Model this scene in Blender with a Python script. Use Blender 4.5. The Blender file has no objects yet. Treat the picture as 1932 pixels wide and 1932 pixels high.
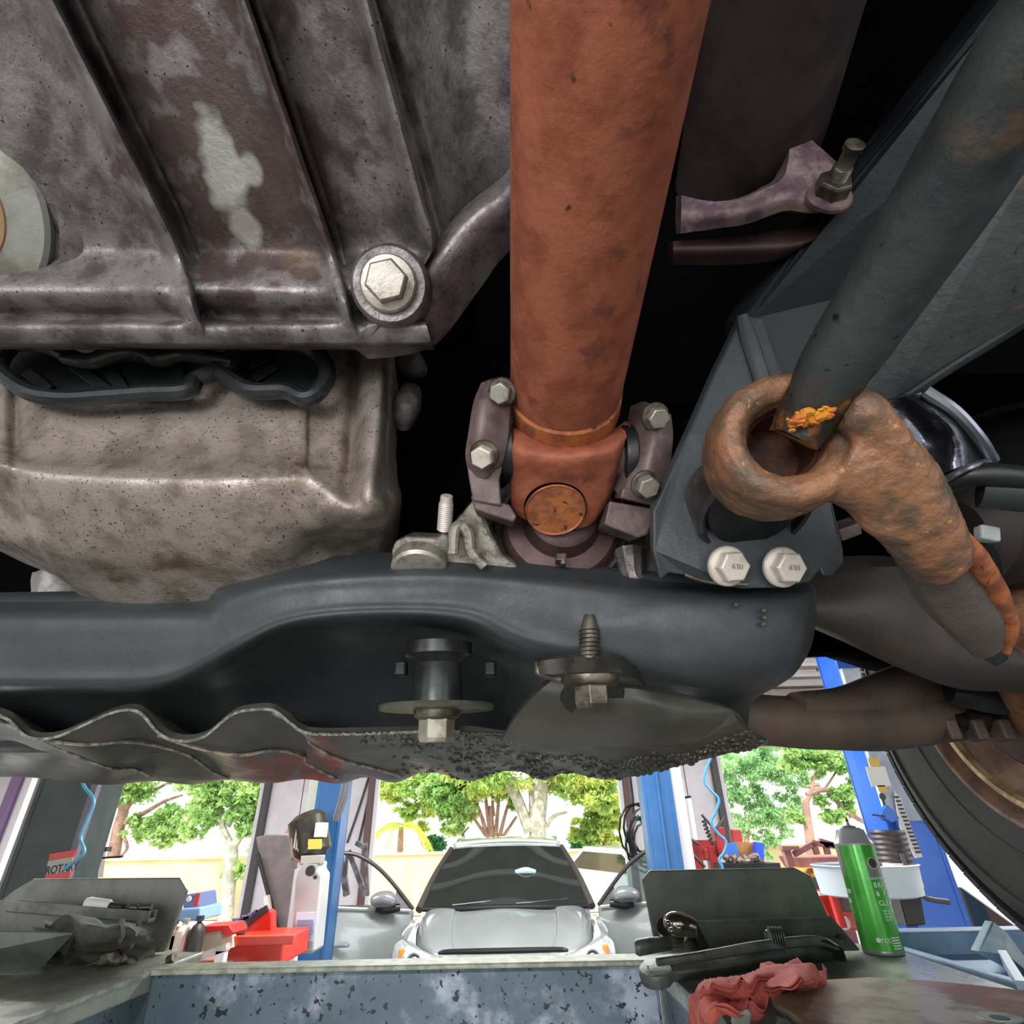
import bpy, bmesh, math, random
import numpy as np
from math import sin, cos, pi, radians, sqrt, atan2
from mathutils import Vector as V, Matrix
random.seed(7); rng = np.random.default_rng(7)
SC = bpy.context.scene; COL = SC.collection
# ---------------------------------------------------------------- camera, world, lights, exposure
EYE = V((0, 0, 1.8)); FPX = 1050.0; PITCH = radians(30.1); ROLL = radians(1.2)
CF = V((0, cos(PITCH), sin(PITCH))); R0 = V((1, 0, 0)); U0 = V((0, -sin(PITCH), cos(PITCH)))
CR = R0*cos(ROLL) - U0*sin(ROLL); CU = R0*sin(ROLL) + U0*cos(ROLL)
cd = bpy.data.cameras.new('camera'); cam = bpy.data.objects.new('camera', cd); COL.objects.link(cam)
cd.sensor_width = 36; cd.lens = 36*FPX/1932; cd.clip_start = 0.01; cd.clip_end = 200
m = Matrix.Identity(4)
for i in range(3):
    m[i][0] = CR[i]; m[i][1] = CU[i]; m[i][2] = -CF[i]; m[i][3] = EYE[i]
cam.matrix_world = m; SC.camera = cam
SC.view_settings.view_transform = 'Standard'; SC.view_settings.look = 'None'
SC.view_settings.gamma = 1; SC.view_settings.use_curve_mapping = False; SC.view_settings.exposure = 0.05
W = bpy.data.worlds.new('world'); SC.world = W; W.use_nodes = True
wn = W.node_tree.nodes; wl = W.node_tree.links
bg = wn['Background']; bg.inputs['Strength'].default_value = 3.0; bg.inputs['Color'].default_value = (0.93, 0.97, 1.0, 1)
sd = bpy.data.lights.new('sun', 'SUN'); sd.energy = 5.0; sd.angle = radians(3); sd.color = (1, .96, .88)
so = bpy.data.objects.new('sun', sd); so.rotation_euler = (radians(38), 0, radians(-25)); COL.objects.link(so)
def area(name, loc, target, sx, sy, power, color=(1, 1, 1)):
    l = bpy.data.lights.new(name, 'AREA'); l.shape = 'RECTANGLE'; l.size = sx; l.size_y = sy; l.energy = power; l.color = color
    o = bpy.data.objects.new(name, l); COL.objects.link(o); o.location = EYE + V(loc)
    o.rotation_euler = (V(target) - V(loc)).to_track_quat('-Z', 'Y').to_euler(); return o
area('camera_fill', (-.35, -.55, .02), (-.1, .35, .28), .35, .14, 3.8, (1, .95, .97))  # added fill light behind the camera, no real fixture there
for k_, (x_, y_) in enumerate(((0, 4.6), (-4.5, 4.6), (4.5, 4.6), (0, -1.6))):
    area('hall_fill', (x_, y_, 1.8), (x_, y_+.01, -1.8), 2.4, .4, 280 if y_ > 0 else 90)  # unseen overhead fills added to brighten the hall
# ---------------------------------------------------------------- helpers
def ray(px, py): return CR*((px-966)/FPX) + CF - CU*((py-966)/FPX)
def P(px, py, d): return EYE + ray(px, py)*d                         # point at a depth along the lens axis
def PY(px, py, Y): r_ = ray(px, py); return EYE + r_*(Y/r_.y)
def PZ(px, py, z): r_ = ray(px, py); return EYE + r_*(z/r_.z)        # z relative to the eye
def E(x, y, z): return EYE + V((x, y, z))
def lin(c):
    if isinstance(c, str):
        c = [int(c[i:i+2], 16)/255 for i in (0, 2, 4)]
    return tuple(((x/12.92) if x <= .04045 else ((x+.055)/1.055)**2.4) for x in c)
MATS = {}
def M(name, c1, c2=None, scale=8, rough=.5, metal=0, bump=0, bscale=None, lo=.4, hi=.6, c3=None, s3=2, lo3=.55, hi3=.7,
      spec=.5, stretch=None, coat=0, trans=0, emit=0, ior=1.45, rough2=None, detail=6, spk=None):
    if name in MATS: return MATS[name]
    mt = bpy.data.materials.new(name); mt.use_nodes = True; N = mt.node_tree.nodes; L = mt.node_tree.links
    b = N['Principled BSDF']; b.inputs['Roughness'].default_value = rough; b.inputs['Metallic'].default_value = metal
    b.inputs['Specular IOR Level'].default_value = spec; b.inputs['IOR'].default_value = ior
    b.inputs['Coat Weight'].default_value = coat; b.inputs['Coat Roughness'].default_value = .05
    b.inputs['Transmission Weight'].default_value = trans
    c1 = lin(c1); b.inputs['Base Color'].default_value = (*c1, 1)
    if emit: b.inputs['Emission Color'].default_value = (*c1, 1); b.inputs['Emission Strength'].default_value = emit
    if c2 is not None or bump:
        tc = N.new('ShaderNodeTexCoord'); mp = N.new('ShaderNodeMapping'); L.new(tc.outputs['Object'], mp.inputs[0])
        if stretch: mp.inputs['Scale'].default_value = stretch
        def noise(s, dt=detail):
            n = N.new('ShaderNodeTexNoise'); n.inputs['Scale'].default_value = s; n.inputs['Detail'].default_value = dt
            n.inputs['Roughness'].default_value = .62; L.new(mp.outputs[0], n.inputs['Vector']); return n
        def ramp(src, a, z):
            r = N.new('ShaderNodeMapRange'); r.inputs['From Min'].default_value = a; r.inputs['From Max'].default_value = z
            r.interpolation_type = 'SMOOTHSTEP'; L.new(src, r.inputs['Value']); return r.outputs[0]
        if c2 is not None:
            n = noise(scale); fac = ramp(n.outputs['Fac'], lo, hi)
            mx = N.new('ShaderNodeMix'); mx.data_type = 'RGBA'; L.new(fac, mx.inputs['Factor'])
            mx.inputs['A'].default_value = (*c1, 1); mx.inputs['B'].default_value = (*lin(c2), 1); out = mx.outputs['Result']
            if c3 is not None:
                n3 = noise(s3); f3 = ramp(n3.outputs['Fac'], lo3, hi3)
                m3 = N.new('ShaderNodeMix'); m3.data_type = 'RGBA'; L.new(f3, m3.inputs['Factor'])
                L.new(out, m3.inputs['A']); m3.inputs['B'].default_value = (*lin(c3), 1); out = m3.outputs['Result']
            if spk:
                n4 = noise(spk[0], 2); f4 = ramp(n4.outputs['Fac'], spk[1], spk[2]); m4 = N.new('ShaderNodeMix'); m4.data_type = 'RGBA'
                L.new(f4, m4.inputs['Factor']); L.new(out, m4.inputs['A']); m4.inputs['B'].default_value = (*lin(spk[3]), 1); out = m4.outputs['Result']
            L.new(out, b.inputs['Base Color'])
            if rough2 is not None:
                rr = N.new('ShaderNodeMapRange'); L.new(fac, rr.inputs['Value']); rr.inputs['To Min'].default_value = rough; rr.inputs['To Max'].default_value = rough2
                L.new(rr.outputs[0], b.inputs['Roughness'])
        if bump:
            nb = noise(bscale or scale*3, 4); bp = N.new('ShaderNodeBump'); bp.inputs['Strength'].default_value = bump
            bp.inputs['Distance'].default_value = .3/(bscale or scale*3); L.new(nb.outputs['Fac'], bp.inputs['Height']); L.new(bp.outputs[0], b.inputs['Normal'])
    MATS[name] = mt; return mt
def crom(a, b, c, d, t): return .5*((2*b) + (c-a)*t + (2*a-5*b+4*c-d)*t*t + (3*b-a-3*c+d)*t**3)
def smooth_path(pts, n):
    """n sub-steps per span through tuples/vectors of any length"""
    A = [np.array(p, float) for p in pts]; out = []
    for i in range(len(A)-1):
        a = A[i-1] if i else 2*A[0]-A[1]; d = A[i+2] if i+2 < len(A) else 2*A[-1]-A[-2]
        for k in range(n): out.append(crom(a, A[i], A[i+1], d, k/n))
    out.append(A[-1]); return out
class MB:
    def __init__(s): s.v = []; s.f = []
    def add(s, vs, fs):
        o = len(s.v); s.v += [V(x) for x in vs]; s.f += [tuple(i+o for i in f) for f in fs]; return s
    def box(s, c, size, rot=None, taper=1):
        c = V(c); hx, hy, hz = size[0]/2, size[1]/2, size[2]/2
        vs = [V((x*hx*(taper if z > 0 else 1), y*hy*(taper if z > 0 else 1), z*hz)) for z in (-1, 1) for y in (-1, 1) for x in (-1, 1)]
        if rot is not None: vs = [rot @ q for q in vs]
        return s.add([c+q for q in vs], [(0, 2, 3, 1), (4, 5, 7, 6), (0, 1, 5, 4), (2, 6, 7, 3), (0, 4, 6, 2), (1, 3, 7, 5)])
    def bar(s, a, b, w, h=None, up=(0, 0, 1)):
        a = V(a); b = V(b); h = h or w; t = (b-a).normalized(); u = V(up)
        if abs(t.dot(u)) > .95: u = V((1, 0, 0))
        x = t.cross(u).normalized(); y = x.cross(t)
        vs = [p + x*(sx*w/2) + y*(sy*h/2) for p in (a, b) for sx, sy in ((-1, -1), (1, -1), (1, 1), (-1, 1))]
        return s.add(vs, [(0, 1, 2, 3), (7, 6, 5, 4), (0, 4, 5, 1), (1, 5, 6, 2), (2, 6, 7, 3), (3, 7, 4, 0)])
    def prism(s, pts, off):
        n = len(pts); off = V(off); pts = [V(p) for p in pts]
        return s.add(pts + [p+off for p in pts], [tuple(range(n)), tuple(range(2*n-1, n-1, -1))] + [(i, i+n, (i+1) % n+n, (i+1) % n) for i in range(n)])
    def tube(s, path, rad, n=12, flat=1, up=(0, 0, 1), caps=True, sub=1, phase=0):
        pts = [V(p) for p in path]
        rr = rad if isinstance(rad, (list, tuple)) else [rad]*len(pts)
        if sub > 1:
            q = smooth_path([(*p, r) for p, r in zip(pts, rr)], sub); pts = [V(a[:3]) for a in q]; rr = [a[3] for a in q]
        rings = []; x = None
        for i, p in enumerate(pts):
            t = (pts[min(i+1, len(pts)-1)] - pts[max(i-1, 0)]).normalized()
            if x is None:
                u = V(up)
                if abs(t.dot(u)) > .97: u = V((1, 0, 0))
                x = t.cross(u).normalized()
            else: x = (x - t*x.dot(t)).normalized()
            y = x.cross(t)
            rings.append([p + (x*cos(2*pi*k/n+phase) + y*sin(2*pi*k/n+phase)*flat)*rr[i] for k in range(n)])
        vs = [q for r in rings for q in r]; fs = []
        for i in range(len(rings)-1):
            for k in range(n): k2 = (k+1) % n; fs.append((i*n+k, i*n+k2, (i+1)*n+k2, (i+1)*n+k))
        if caps: fs += [tuple(range(n-1, -1, -1)), tuple(range((len(rings)-1)*n, len(rings)*n))]
        return s.add(vs, fs)
    def lathe(s, c, axis, prof, n=24, a0=0, a1=2*pi, up=(0, 0, 1), phase=0, sy=1, closed=False):
        """prof: list of (radius, height along axis)"""
        c = V(c); ax = V(axis).normalized(); u = V(up)
        if abs(ax.dot(u)) > .95: u = V((1, 0, 0))
        x = ax.cross(u).normalized(); y = ax.cross(x)
        full = abs(a1-a0-2*pi) < 1e-6; m_ = n if full else n+1; vs = []; fs = []
        for (r, h) in prof:
            for k in range(m_):
                a = a0+(a1-a0)*k/n+phase; vs.append(c + ax*h + x*(r*cos(a)) + y*(r*sin(a)*sy))
        K = len(prof)
        for i in range(K if closed else K-1):
            j = (i+1) % K
            for k in range(n):
                k2 = (k+1) % m_; fs.append((i*m_+k, i*m_+k2, j*m_+k2, j*m_+k))
        if full and not closed:
            if prof[0][0] > 1e-6: fs.append(tuple(range(m_-1, -1, -1)))
            if prof[-1][0] > 1e-6: fs.append(tuple(range((K-1)*m_, K*m_)))
        if not full and closed:
            fs.append(tuple(i*m_ for i in range(K))); fs.append(tuple(i*m_+m_-1 for i in range(K-1, -1, -1)))
        return s.add(vs, fs)
    def sheet(s, rows, nu=6, nv=6, th=(0, .006, .006), fn=None, disp=None):
        """rows of control points (already 3-D) -> smooth thick sheet"""
        g = [smooth_path([tuple(p) for p in r], nu) for r in rows]
        cols = [smooth_path([g[i][k] for i in range(len(g))], nv) for k in range(len(g[0]))]
        nU = len(cols); nV = len(cols[0]); th = V(th)
        vs = [V(cols[k][j]) for j in range(nV) for k in range(nU)]
        if disp: vs = [p + V(disp(p)) for p in vs]
        top = len(vs); vs += [p+th for p in vs]; fs = []
        idx = lambda j, k: j*nU+k
        for j in range(nV-1):
            for k in range(nU-1):
                q = (idx(j, k), idx(j, k+1), idx(j+1, k+1), idx(j+1, k)); fs.append(q); fs.append(tuple(i+top for i in reversed(q)))
        ring = [idx(0, k) for k in range(nU)] + [idx(j, nU-1) for j in range(1, nV)] + [idx(nV-1, k) for k in range(nU-2, -1, -1)] + [idx(j, 0) for j in range(nV-2, 0, -1)]
        for i in range(len(ring)): a, b = ring[i], ring[(i+1) % len(ring)]; fs.append((b, a, a+top, b+top))
        return s.add(vs, fs)
    def ball(s, c, r, n=8, sq=(1, 1, 1)):
        c = V(c); K = max(4, n//2)
        vs = []; fs = []
        for i in range(K+1):
            a = pi*i/K
            for k in range(n): b = 2*pi*k/n; vs.append(c + V((r*sq[0]*sin(a)*cos(b), r*sq[1]*sin(a)*sin(b), r*sq[2]*cos(a))))
        for i in range(K):
            for k in range(n): k2 = (k+1) % n; fs.append((i*n+k, (i+1)*n+k, (i+1)*n+k2, i*n+k2))
        return s.add(vs, fs)
def wloc(o):
    p = V(o.location)
    while o.parent: o = o.parent; p = p + V(o.location)
    return p
def tag(o, label=None, cat=None, group=None, kind=None):
    for k, v_ in (('label', label), ('category', cat), ('group', group), ('kind', kind)):
        if v_: o[k] = v_
    return o
def thing(name, loc, label, cat, group=None):
    o = bpy.data.objects.new(name, None); o.location = loc; o.empty_display_size = .05; COL.objects.link(o); return tag(o, label, cat, group)
def obj(name, mb, mat, parent=None, smooth=True, ang=35, bevel=0, label=None, cat=None, group=None, kind=None, sub=0, bseg=2, fixn=True):
    me = bpy.data.meshes.new(name)
    if parent is not None: org = wloc(parent)
    else:
        xs = [q.x for q in mb.v]; ys = [q.y for q in mb.v]; zs = [q.z for q in mb.v]
        org = V(((min(xs)+max(xs))/2, (min(ys)+max(ys))/2, min(zs)))
    me.from_pydata([tuple(q-org) for q in mb.v], [], mb.f)
    bm = bmesh.new(); bm.from_mesh(me)
    bmesh.ops.remove_doubles(bm, verts=bm.verts, dist=1e-6)
    if fixn: bmesh.ops.recalc_face_normals(bm, faces=bm.faces)
    if smooth:
        for f in bm.faces: f.smooth = True
        c = radians(ang)
        for e in bm.edges:
            if len(e.link_faces) == 2 and e.calc_face_angle(0) > c: e.smooth = False
    bm.to_mesh(me); bm.free()
    for q in (mat if isinstance(mat, (list, tuple)) else [mat]): me.materials.append(q)
    o = bpy.data.objects.new(name, me); COL.objects.link(o)
    if parent is not None: o.parent = parent
    else: o.location = org
    if bevel:
        b = o.modifiers.new('bevel', 'BEVEL'); b.width = bevel; b.segments = bseg; b.limit_method = 'ANGLE'; b.angle_limit = radians(40); b.harden_normals = False
    if sub:
        b = o.modifiers.new('sub', 'SUBSURF'); b.levels = sub; b.render_levels = sub
    return tag(o, label, cat, group, kind)
def struct(name, mb, mat, **k): return obj(name, mb, mat, kind='structure', **k)
def rough_up(mb, amp, sc, seed=0):
    from mathutils import noise
    o = V((seed*3.1, seed*1.7, 0))
    mb.v = [q + noise.noise_vector((q+o)*sc)*amp for q in mb.v]; return mb
def copy_tree(o, parent=None):
    c = o.copy(); COL.objects.link(c); c.parent = parent
    for ch in [x for x in o.children]: copy_tree(ch, c)
    return c
def text(body, size, mat, parent, loc, rot, name='lettering', ext=.0004, align='LEFT', sx=1, bold=0):
    cu = bpy.data.curves.new(name, 'FONT'); cu.body = body; cu.size = size; cu.extrude = ext; cu.align_x = align; cu.offset = bold
    t = bpy.data.objects.new('t', cu); COL.objects.link(t); dg = bpy.context.evaluated_depsgraph_get(); dg.update()
    me = bpy.data.meshes.new_from_object(t.evaluated_get(dg)); bpy.data.objects.remove(t)
    me.materials.clear(); me.materials.append(mat)
    R_ = rot if isinstance(rot, Matrix) else Matrix.Rotation(0, 3, 'X')
    for q in me.vertices: q.co = R_ @ V((q.co.x*sx, q.co.y, q.co.z)) + (V(loc) - (wloc(parent) if parent else V((0, 0, 0))))
    o = bpy.data.objects.new(name, me); COL.objects.link(o); o.parent = parent; return o
def frame(x, y):  # rotation matrix with given text-right and text-up
    x = V(x).normalized(); y = V(y); y = (y - x*y.dot(x)).normalized(); z = x.cross(y)
    return Matrix((x, y, z)).transposed()
def pieces(name, mb_list, mat, parent, **k): return [obj(name, q_, mat, parent, **k) for q_ in mb_list]
def bolt(parent, c, axis, hr, hh, fr, mat, wmat=None, name='bolt', phase=0, fh=.002, mark=False):
    """hex head with flange; axis points out of the surface"""
    ax = V(axis).normalized()
    b = MB().lathe(c, ax, [(hr*.98, fh), (hr, fh+.0004), (hr, fh+hh*.82), (hr*.9, fh+hh)], 6, phase=phase)
    o = obj(name, b, mat, parent, ang=20, bevel=hr*.07)
    w = MB().lathe(c, ax, [(fr, -.001), (fr, fh*.5), (fr*.93, fh), (hr*.9, fh*1.3)], 28)
    obj('washer', w, wmat or mat, o)
    return o
UNDER = True; LIFT = True; HALL = True; OUT = True
# ---------------------------------------------------------------- materials under the vehicle
alu = M('dirty_cast_aluminium', '857e7d', '4c4645', 38, .38, .5, .5, 260, .36, .66, '3a302b', 16, .54, .70, rough2=.58, spk=(420, .64, .72, '1c1715'))
alu2 = M('pan_aluminium', 'a2978e', '746a60', 40, .38, .5, .5, 300, .38, .66, '5b4836', 17, .58, .74, rough2=.56, spk=(480, .62, .7, '2a201a'))
alu_bare = M('bare_aluminium_patch', 'a9aaa6', '8a8a86', 60, .5, .4, .2, 300)
rust = M('rusty_steel_tube', '9a5840', '80442e', 45, .62, .15, .4, 200, .4, .64, '6a3c34', 30, .56, .68, spk=(110, .68, .76, '4c2a26'))
rust_hot = M('rusty_steel_edge', 'a8653a', '7c4830', 60, .62, .15, .5, 200, spk=(140, .64, .72, '4a2c24'))
rust2 = M('rust_pitted_forging', '8e6448', '66503f', 55, .5, .2, .8, 170, .4, .62, '574a3e', 22, .52, .66, spk=(150, .66, .72, 'b98246'))
rust_dark = M('grey_brown_forging', '564d47', '7a5234', 40, .55, .2, .6, 150, .6, .8)
brown_steel = M('brown_oxidised_steel', '6f5f5d', '5a4b49', 60, .5, .3, .3, 220)
mauve = M('heat_tinted_bracket', '85706f', '5d4850', 60, .55, .45, .5, 260, c3='6b3c2e', s3=25, lo3=.6, hi3=.7)
blackp = M('black_painted_steel', '3f4344', '34383a', 20, .34, .1, .25, 260, lo=.3, hi=.7, rough2=.55)
blackr = M('black_rubber', '17191a', '202223', 30, .38, 0, .2, 200)
blackg = M('wet_black_plastic', '3b3a34', '46443d', 18, .30, 0, .06, 160, rough2=.42)
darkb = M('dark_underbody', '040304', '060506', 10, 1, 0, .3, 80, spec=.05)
greyb = M('grey_green_bar', '353c3b', '262b2b', 30, .5, .2, .35, 180, .4, .7, '59442f', 14, .56, .72, spk=(160, .68, .74, '141414'))
zinc = M('zinc_bolt', 'a6a196', '7b7365', 90, .38, .6, .2, 300, .45, .7)
zinc2 = M('pale_zinc_bolt', 'cfc6ba', '9c8b7a', 80, .42, .35, .2, 300, .5, .8)
oldbolt = M('oily_bolt', '6e675c', '463f36', 80, .4, .6, .3, 260)
exh = M('exhaust_steel', '4a3c3c', '352b2c', 18, .55, .4, .2, 120)
brownarm = M('brown_grey_arm', '5b4c42', '40372f', 12, .6, .1, .3, 140, .4, .7)
def D0(px, py, z0=.41, s=.416):
    r_ = ray(px, py); return z0/(r_.z + s*r_.y)
# ---------------------------------------------------------------- transmission casing
tr = thing('transmission_casing', P(350, 500, .4), 'large grey ribbed aluminium casing filling the upper left, left of rusty tube', 'transmission')
ribs = [lambda y: 100+.5*y, lambda y: 462+.345*y, lambda y: 692+.275*y]
rows = []
for y, dd, rk in ((-260, 0, 1), (-100, 0, 1), (60, 0, 1), (220, 0, 1), (380, 0, 1), (455, .002, 1), (488, -.003, .7), (540, -.026, .25), (572, -.0265, .7), (600, -.02, 1), (612, -.034, .2), (640, -.036, 0), (652, -.03, 0), (660, .0, 0)):
    r_ = []
    for k, xr in enumerate(ribs):
        x = xr(y)
        if k == 2 and y > 470: x = 822 - (y-470)*.75
        if y > 470 and k < 2: x = (xr(470) + (y-470)*.28)
        if k == 0: r_ += [(x-420, 0), (x-200, .002), (x-110, .001), (x-60, -.002)]
        w = 1 if k < 2 or y < 470 else .5
        r_ += [(x-34*w, -.005*rk), (x-12*w, -.017*rk), (x+3*w, -.016*rk), (x+11*w, .010*rk), (x+36*w, .008*rk)]
        if k < 2: r_ += [(x+100, .001), (x+140, -.001)]
    rows.append([P(x, y, D0(x, y) + dd + o_) for x, o_ in r_])
mb = MB().sheet(rows, 3, 5, (0, .01, .02)); rough_up(mb, .0006, 60)
obj('casting', mb, alu, tr, ang=60)
# side wall right of the third rib, falling away into the dark, and its rim
rows = []
for y, x0, x1, x2 in ((-200, 640, 800, 1060), (0, 692, 850, 1030), (150, 733, 870, 1010), (300, 775, 890, 985), (420, 806, 900, 950), (500, 815, 860, 905)):
    rows.append([P(x0, y, D0(x0, y)+.006), P(x0+30, y, D0(x0, y)+.014), P(x1, y, D0(x1, y)+.045), P(x2, y, D0(x2, y)+.06)])
obj('side_wall', MB().sheet(rows, 4, 5, (0, .01, .02)), alu, tr)
rim = [(1075, 200, .012), (1030, 290, .01), (975, 365, 0), (925, 405, -.003), (885, 440, -.006), (850, 485, -.012), (815, 535, -.018), (782, 580, -.024), (745, 612, -.028), (690, 628, -.032), (630, 634, -.034)]
mb = MB()
top = [P(x, y, D0(x, y)+o_-.001) for x, y, o_ in rim]
def offs(pts, k): return [(x-k*.72, y-k*.7, o_) for x, y, o_ in pts]
inn = [P(x-24, y-26, D0(x, y)+o_+.004) for x, y, o_ in rim]; out = [P(x+26, y+14, D0(x, y)+o_+.006) for x, y, o_ in rim]; out2 = [P(x+66, y+44, D0(x, y)+o_+.028) for x, y, o_ in rim]
mb.sheet([inn, [P(x-14, y-16, D0(x, y)+o_-.002) for x, y, o_ in rim], top, out, out2], 4, 3, (0, .008, .02)); rough_up(mb, .0005, 80)
obj('rim_flange', mb, alu, tr)
# bolt boss and bolt
bc = P(733, 535, D0(733, 535)-.036); nb = V((.05, -.72, -.66))
mb = MB().lathe(bc, nb, [(.025, -.03), (.0235, -.006), (.021, -.002), (.0, -.002)], 28); obj('boss', mb, alu, tr)
bolt(tr, bc, nb, .0125, .0085, .0165, zinc, zinc, phase=.25, fh=.003)
# rubbed clean patches and brown oil stain live in the casting's own material, placed by position on the casting
cm = alu.copy(); cm.name = 'casting_aluminium'; N_ = cm.node_tree.nodes; L_n = cm.node_tree.links; b_ = N_['Principled BSDF']
tc_ = N_.new('ShaderNodeTexCoord'); nz = N_.new('ShaderNodeTexNoise'); nz.inputs['Scale'].default_value = 55; L_n.new(tc_.outputs['Object'], nz.inputs[0])
out = b_.inputs['Base Color'].links[0].from_socket
org_ = wloc(tr)
for (x, y, rx, ry, wob, colr, dens) in ((455, 300, .048, .075, .05, '4a3a34', .75), (425, 325, .013, .026, .022, 'b0b0aa', .9), (475, 318, .006, .009, .012, 'a8a69e', .8), (460, 428, .010, .012, .016, 'aaa69e', .85), (300, 540, .03, .006, .02, 'b08e62', .25), (590, 520, .014, .02, .02, '8a6f50', .25)):
    c = P(x, y, D0(x, y)-.001) - org_
    vm = N_.new('ShaderNodeVectorMath'); vm.operation = 'SUBTRACT'; L_n.new(tc_.outputs['Object'], vm.inputs[0]); vm.inputs[1].default_value = c
    v2 = N_.new('ShaderNodeVectorMath'); v2.operation = 'MULTIPLY'; L_n.new(vm.outputs[0], v2.inputs[0]); v2.inputs[1].default_value = (1/rx, 1/ry, 1/ry)
    ln = N_.new('ShaderNodeVectorMath'); ln.operation = 'LENGTH'; L_n.new(v2.outputs[0], ln.inputs[0])
    ad = N_.new('ShaderNodeMath'); ad.operation = 'MULTIPLY_ADD'; L_n.new(nz.outputs['Fac'], ad.inputs[0]); ad.inputs[1].default_value = wob*70; L_n.new(ln.outputs['Value'], ad.inputs[2])
    mr = N_.new('ShaderNodeMapRange'); L_n.new(ad.outputs[0], mr.inputs['Value']); k_ = wob*35; mr.inputs['From Min'].default_value = .75+k_; mr.inputs['From Max'].default_value = 1.15+k_; mr.inputs['To Min'].default_value = dens; mr.inputs['To Max'].default_value = 0
    mx_ = N_.new('ShaderNodeMix'); mx_.data_type = 'RGBA'; L_n.new(mr.outputs[0], mx_.inputs['Factor']); L_n.new(out, mx_.inputs['A']); mx_.inputs['B'].default_value = (*lin(colr), 1); out = mx_.outputs['Result']
L_n.new(out, b_.inputs['Base Color'])
for o_ in tr.children:
    if o_.name.startswith('casting'): o_.data.materials[0] = cm
# round cover on the left edge
cc = P(-52, 410, D0(0, 410)-.008); ca = V((.25, -.55, -.8))
mb = MB().lathe(cc, ca, [(.060, -.03), (.058, -.010), (.052, -.002), (.043, .001), (.041, -.006), (.0, -.006)], 48, sy=1.3); obj('cover_boss', rough_up(mb, .0006, 60), alu, tr)
mb = MB().lathe(cc, ca, [(.0385, -.006), (.0385, .001), (.036, .003), (.0, .0035)], 48, sy=1.35); obj('round_cover', mb, M('cover_disc_metal', '7e8078', '6b6a60', 30, .5, .3, .2, 200), tr, label='smooth grey-green disc with a rusty centre')
mb = MB().lathe(cc+ca*.003, ca, [(.018, 0), (.017, .0012), (0, .0016)], 32, sy=1.5); obj('rust_stain', mb, M('cover_rust', '8a6a48', '77634a', 30, .7), tr)
# ---------------------------------------------------------------- oil pan
pan = thing('oil_pan', P(380, 1000, .4), 'dirty aluminium oil pan box below the black rubber seal', 'oil pan')
Yr = .305
def pp(x, y, dY=0): return PY(x, y, Yr+dY)
rows = [
 [pp(-140, 640, .03), pp(0, 640), pp(40, 640, .006), pp(60, 640, -.001), pp(200, 640), pp(400, 640), pp(560, 640), pp(600, 642, .002), pp(648, 642, .002), pp(672, 642, .016), pp(686, 646, .002), pp(705, 648, -.004), pp(728, 650, 0), pp(740, 652, .03)],
 [pp(-140, 740, .03), pp(-10, 740), pp(30, 740, .006), pp(60, 740, .0), pp(200, 740, .002), pp(400, 740, .003), pp(560, 740, .002), pp(590, 740, .006), pp(645, 740, .006), pp(668, 740, .018), pp(684, 740, .003), pp(703, 740, -.003), pp(724, 740, 0), pp(738, 740, .03)],
 [pp(-140, 830, .028), pp(-10, 830), pp(30, 835, .006), pp(60, 850, .0), pp(200, 850, .002), pp(400, 852, .002), pp(560, 850, .002), pp(585, 850, .008), pp(640, 850, .008), pp(662, 850, .018), pp(680, 850, .002), pp(696, 850, -.004), pp(716, 850, 0), pp(734, 850, .03)],
 [pp(-140, 868, .02), pp(-10, 868, -.006), pp(30, 872, -.004), pp(60, 878, -.006), pp(200, 888, -.006), pp(400, 890, -.005), pp(560, 884, -.003), pp(585, 880, .002), pp(630, 905, .004), pp(655, 915, .012), pp(676, 925, .002), pp(690, 930, -.004), pp(710, 925, 0), pp(736, 920, .03)],
 [pp(-140, 890, .02), pp(-10, 888, -.004), pp(30, 896, -.003), pp(60, 902, -.005), pp(200, 915, -.005), pp(400, 918, -.004), pp(560, 912, -.002), pp(600, 920, .0), pp(630, 945, .003), pp(655, 955, .006), pp(676, 962, .006), pp(700, 965, .006), pp(728, 955, .012), pp(738, 930, .034)],
 [pp(-160, 930, .04), pp(-30, 935, .02), pp(30, 950, .016), pp(70, 960, .012), pp(200, 972, .012), pp(400, 972, .012), pp(520, 965, .012), pp(560, 972, .016), pp(590, 985, .02), pp(612, 992, .024), pp(640, 996, .028), pp(680, 996, .03), pp(725, 985, .03), pp(745, 960, .045)],
 [pp(-150, 990, .07), pp(-20, 1015, .055), pp(60, 1030, .045), pp(100, 1040, .04), pp(220, 1045, .04), pp(400, 1040, .04), pp(500, 1035, .04), pp(545, 1030, .045), pp(575, 1030, .055), pp(600, 1030, .065), pp(640, 1040, .08), pp(680, 1040, .085), pp(715, 1030, .09), pp(740, 1010, .1)],
 [pp(-100, 1000, .12), pp(0, 1035, .1), pp(80, 1068, .085), pp(130, 1090, .08), pp(220, 1100, .075), pp(380, 1095, .07), pp(480, 1090, .07), pp(540, 1085, .075), pp(580, 1080, .08), pp(620, 1085, .09), pp(660, 1090, .1), pp(690, 1090, .1), pp(712, 1080, .11), pp(735, 1060, .13)],
 [pp(-60, 1010, .16), pp(30, 1055, .14), pp(120, 1095, .12), pp(160, 1130, .11), pp(240, 1145, .1), pp(360, 1145, .1), pp(460, 1145, .1), pp(530, 1140, .1), pp(580, 1140, .1), pp(620, 1140, .11), pp(660, 1140, .12), pp(690, 1140, .13), pp(712, 1130, .14), pp(735, 1120, .15)],
]
mb = MB().sheet(rows, 5, 6, (0, .02, .02)); rough_up(mb, .0007, 55, 2); obj('pan_body', mb, alu2, pan, ang=70)
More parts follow.
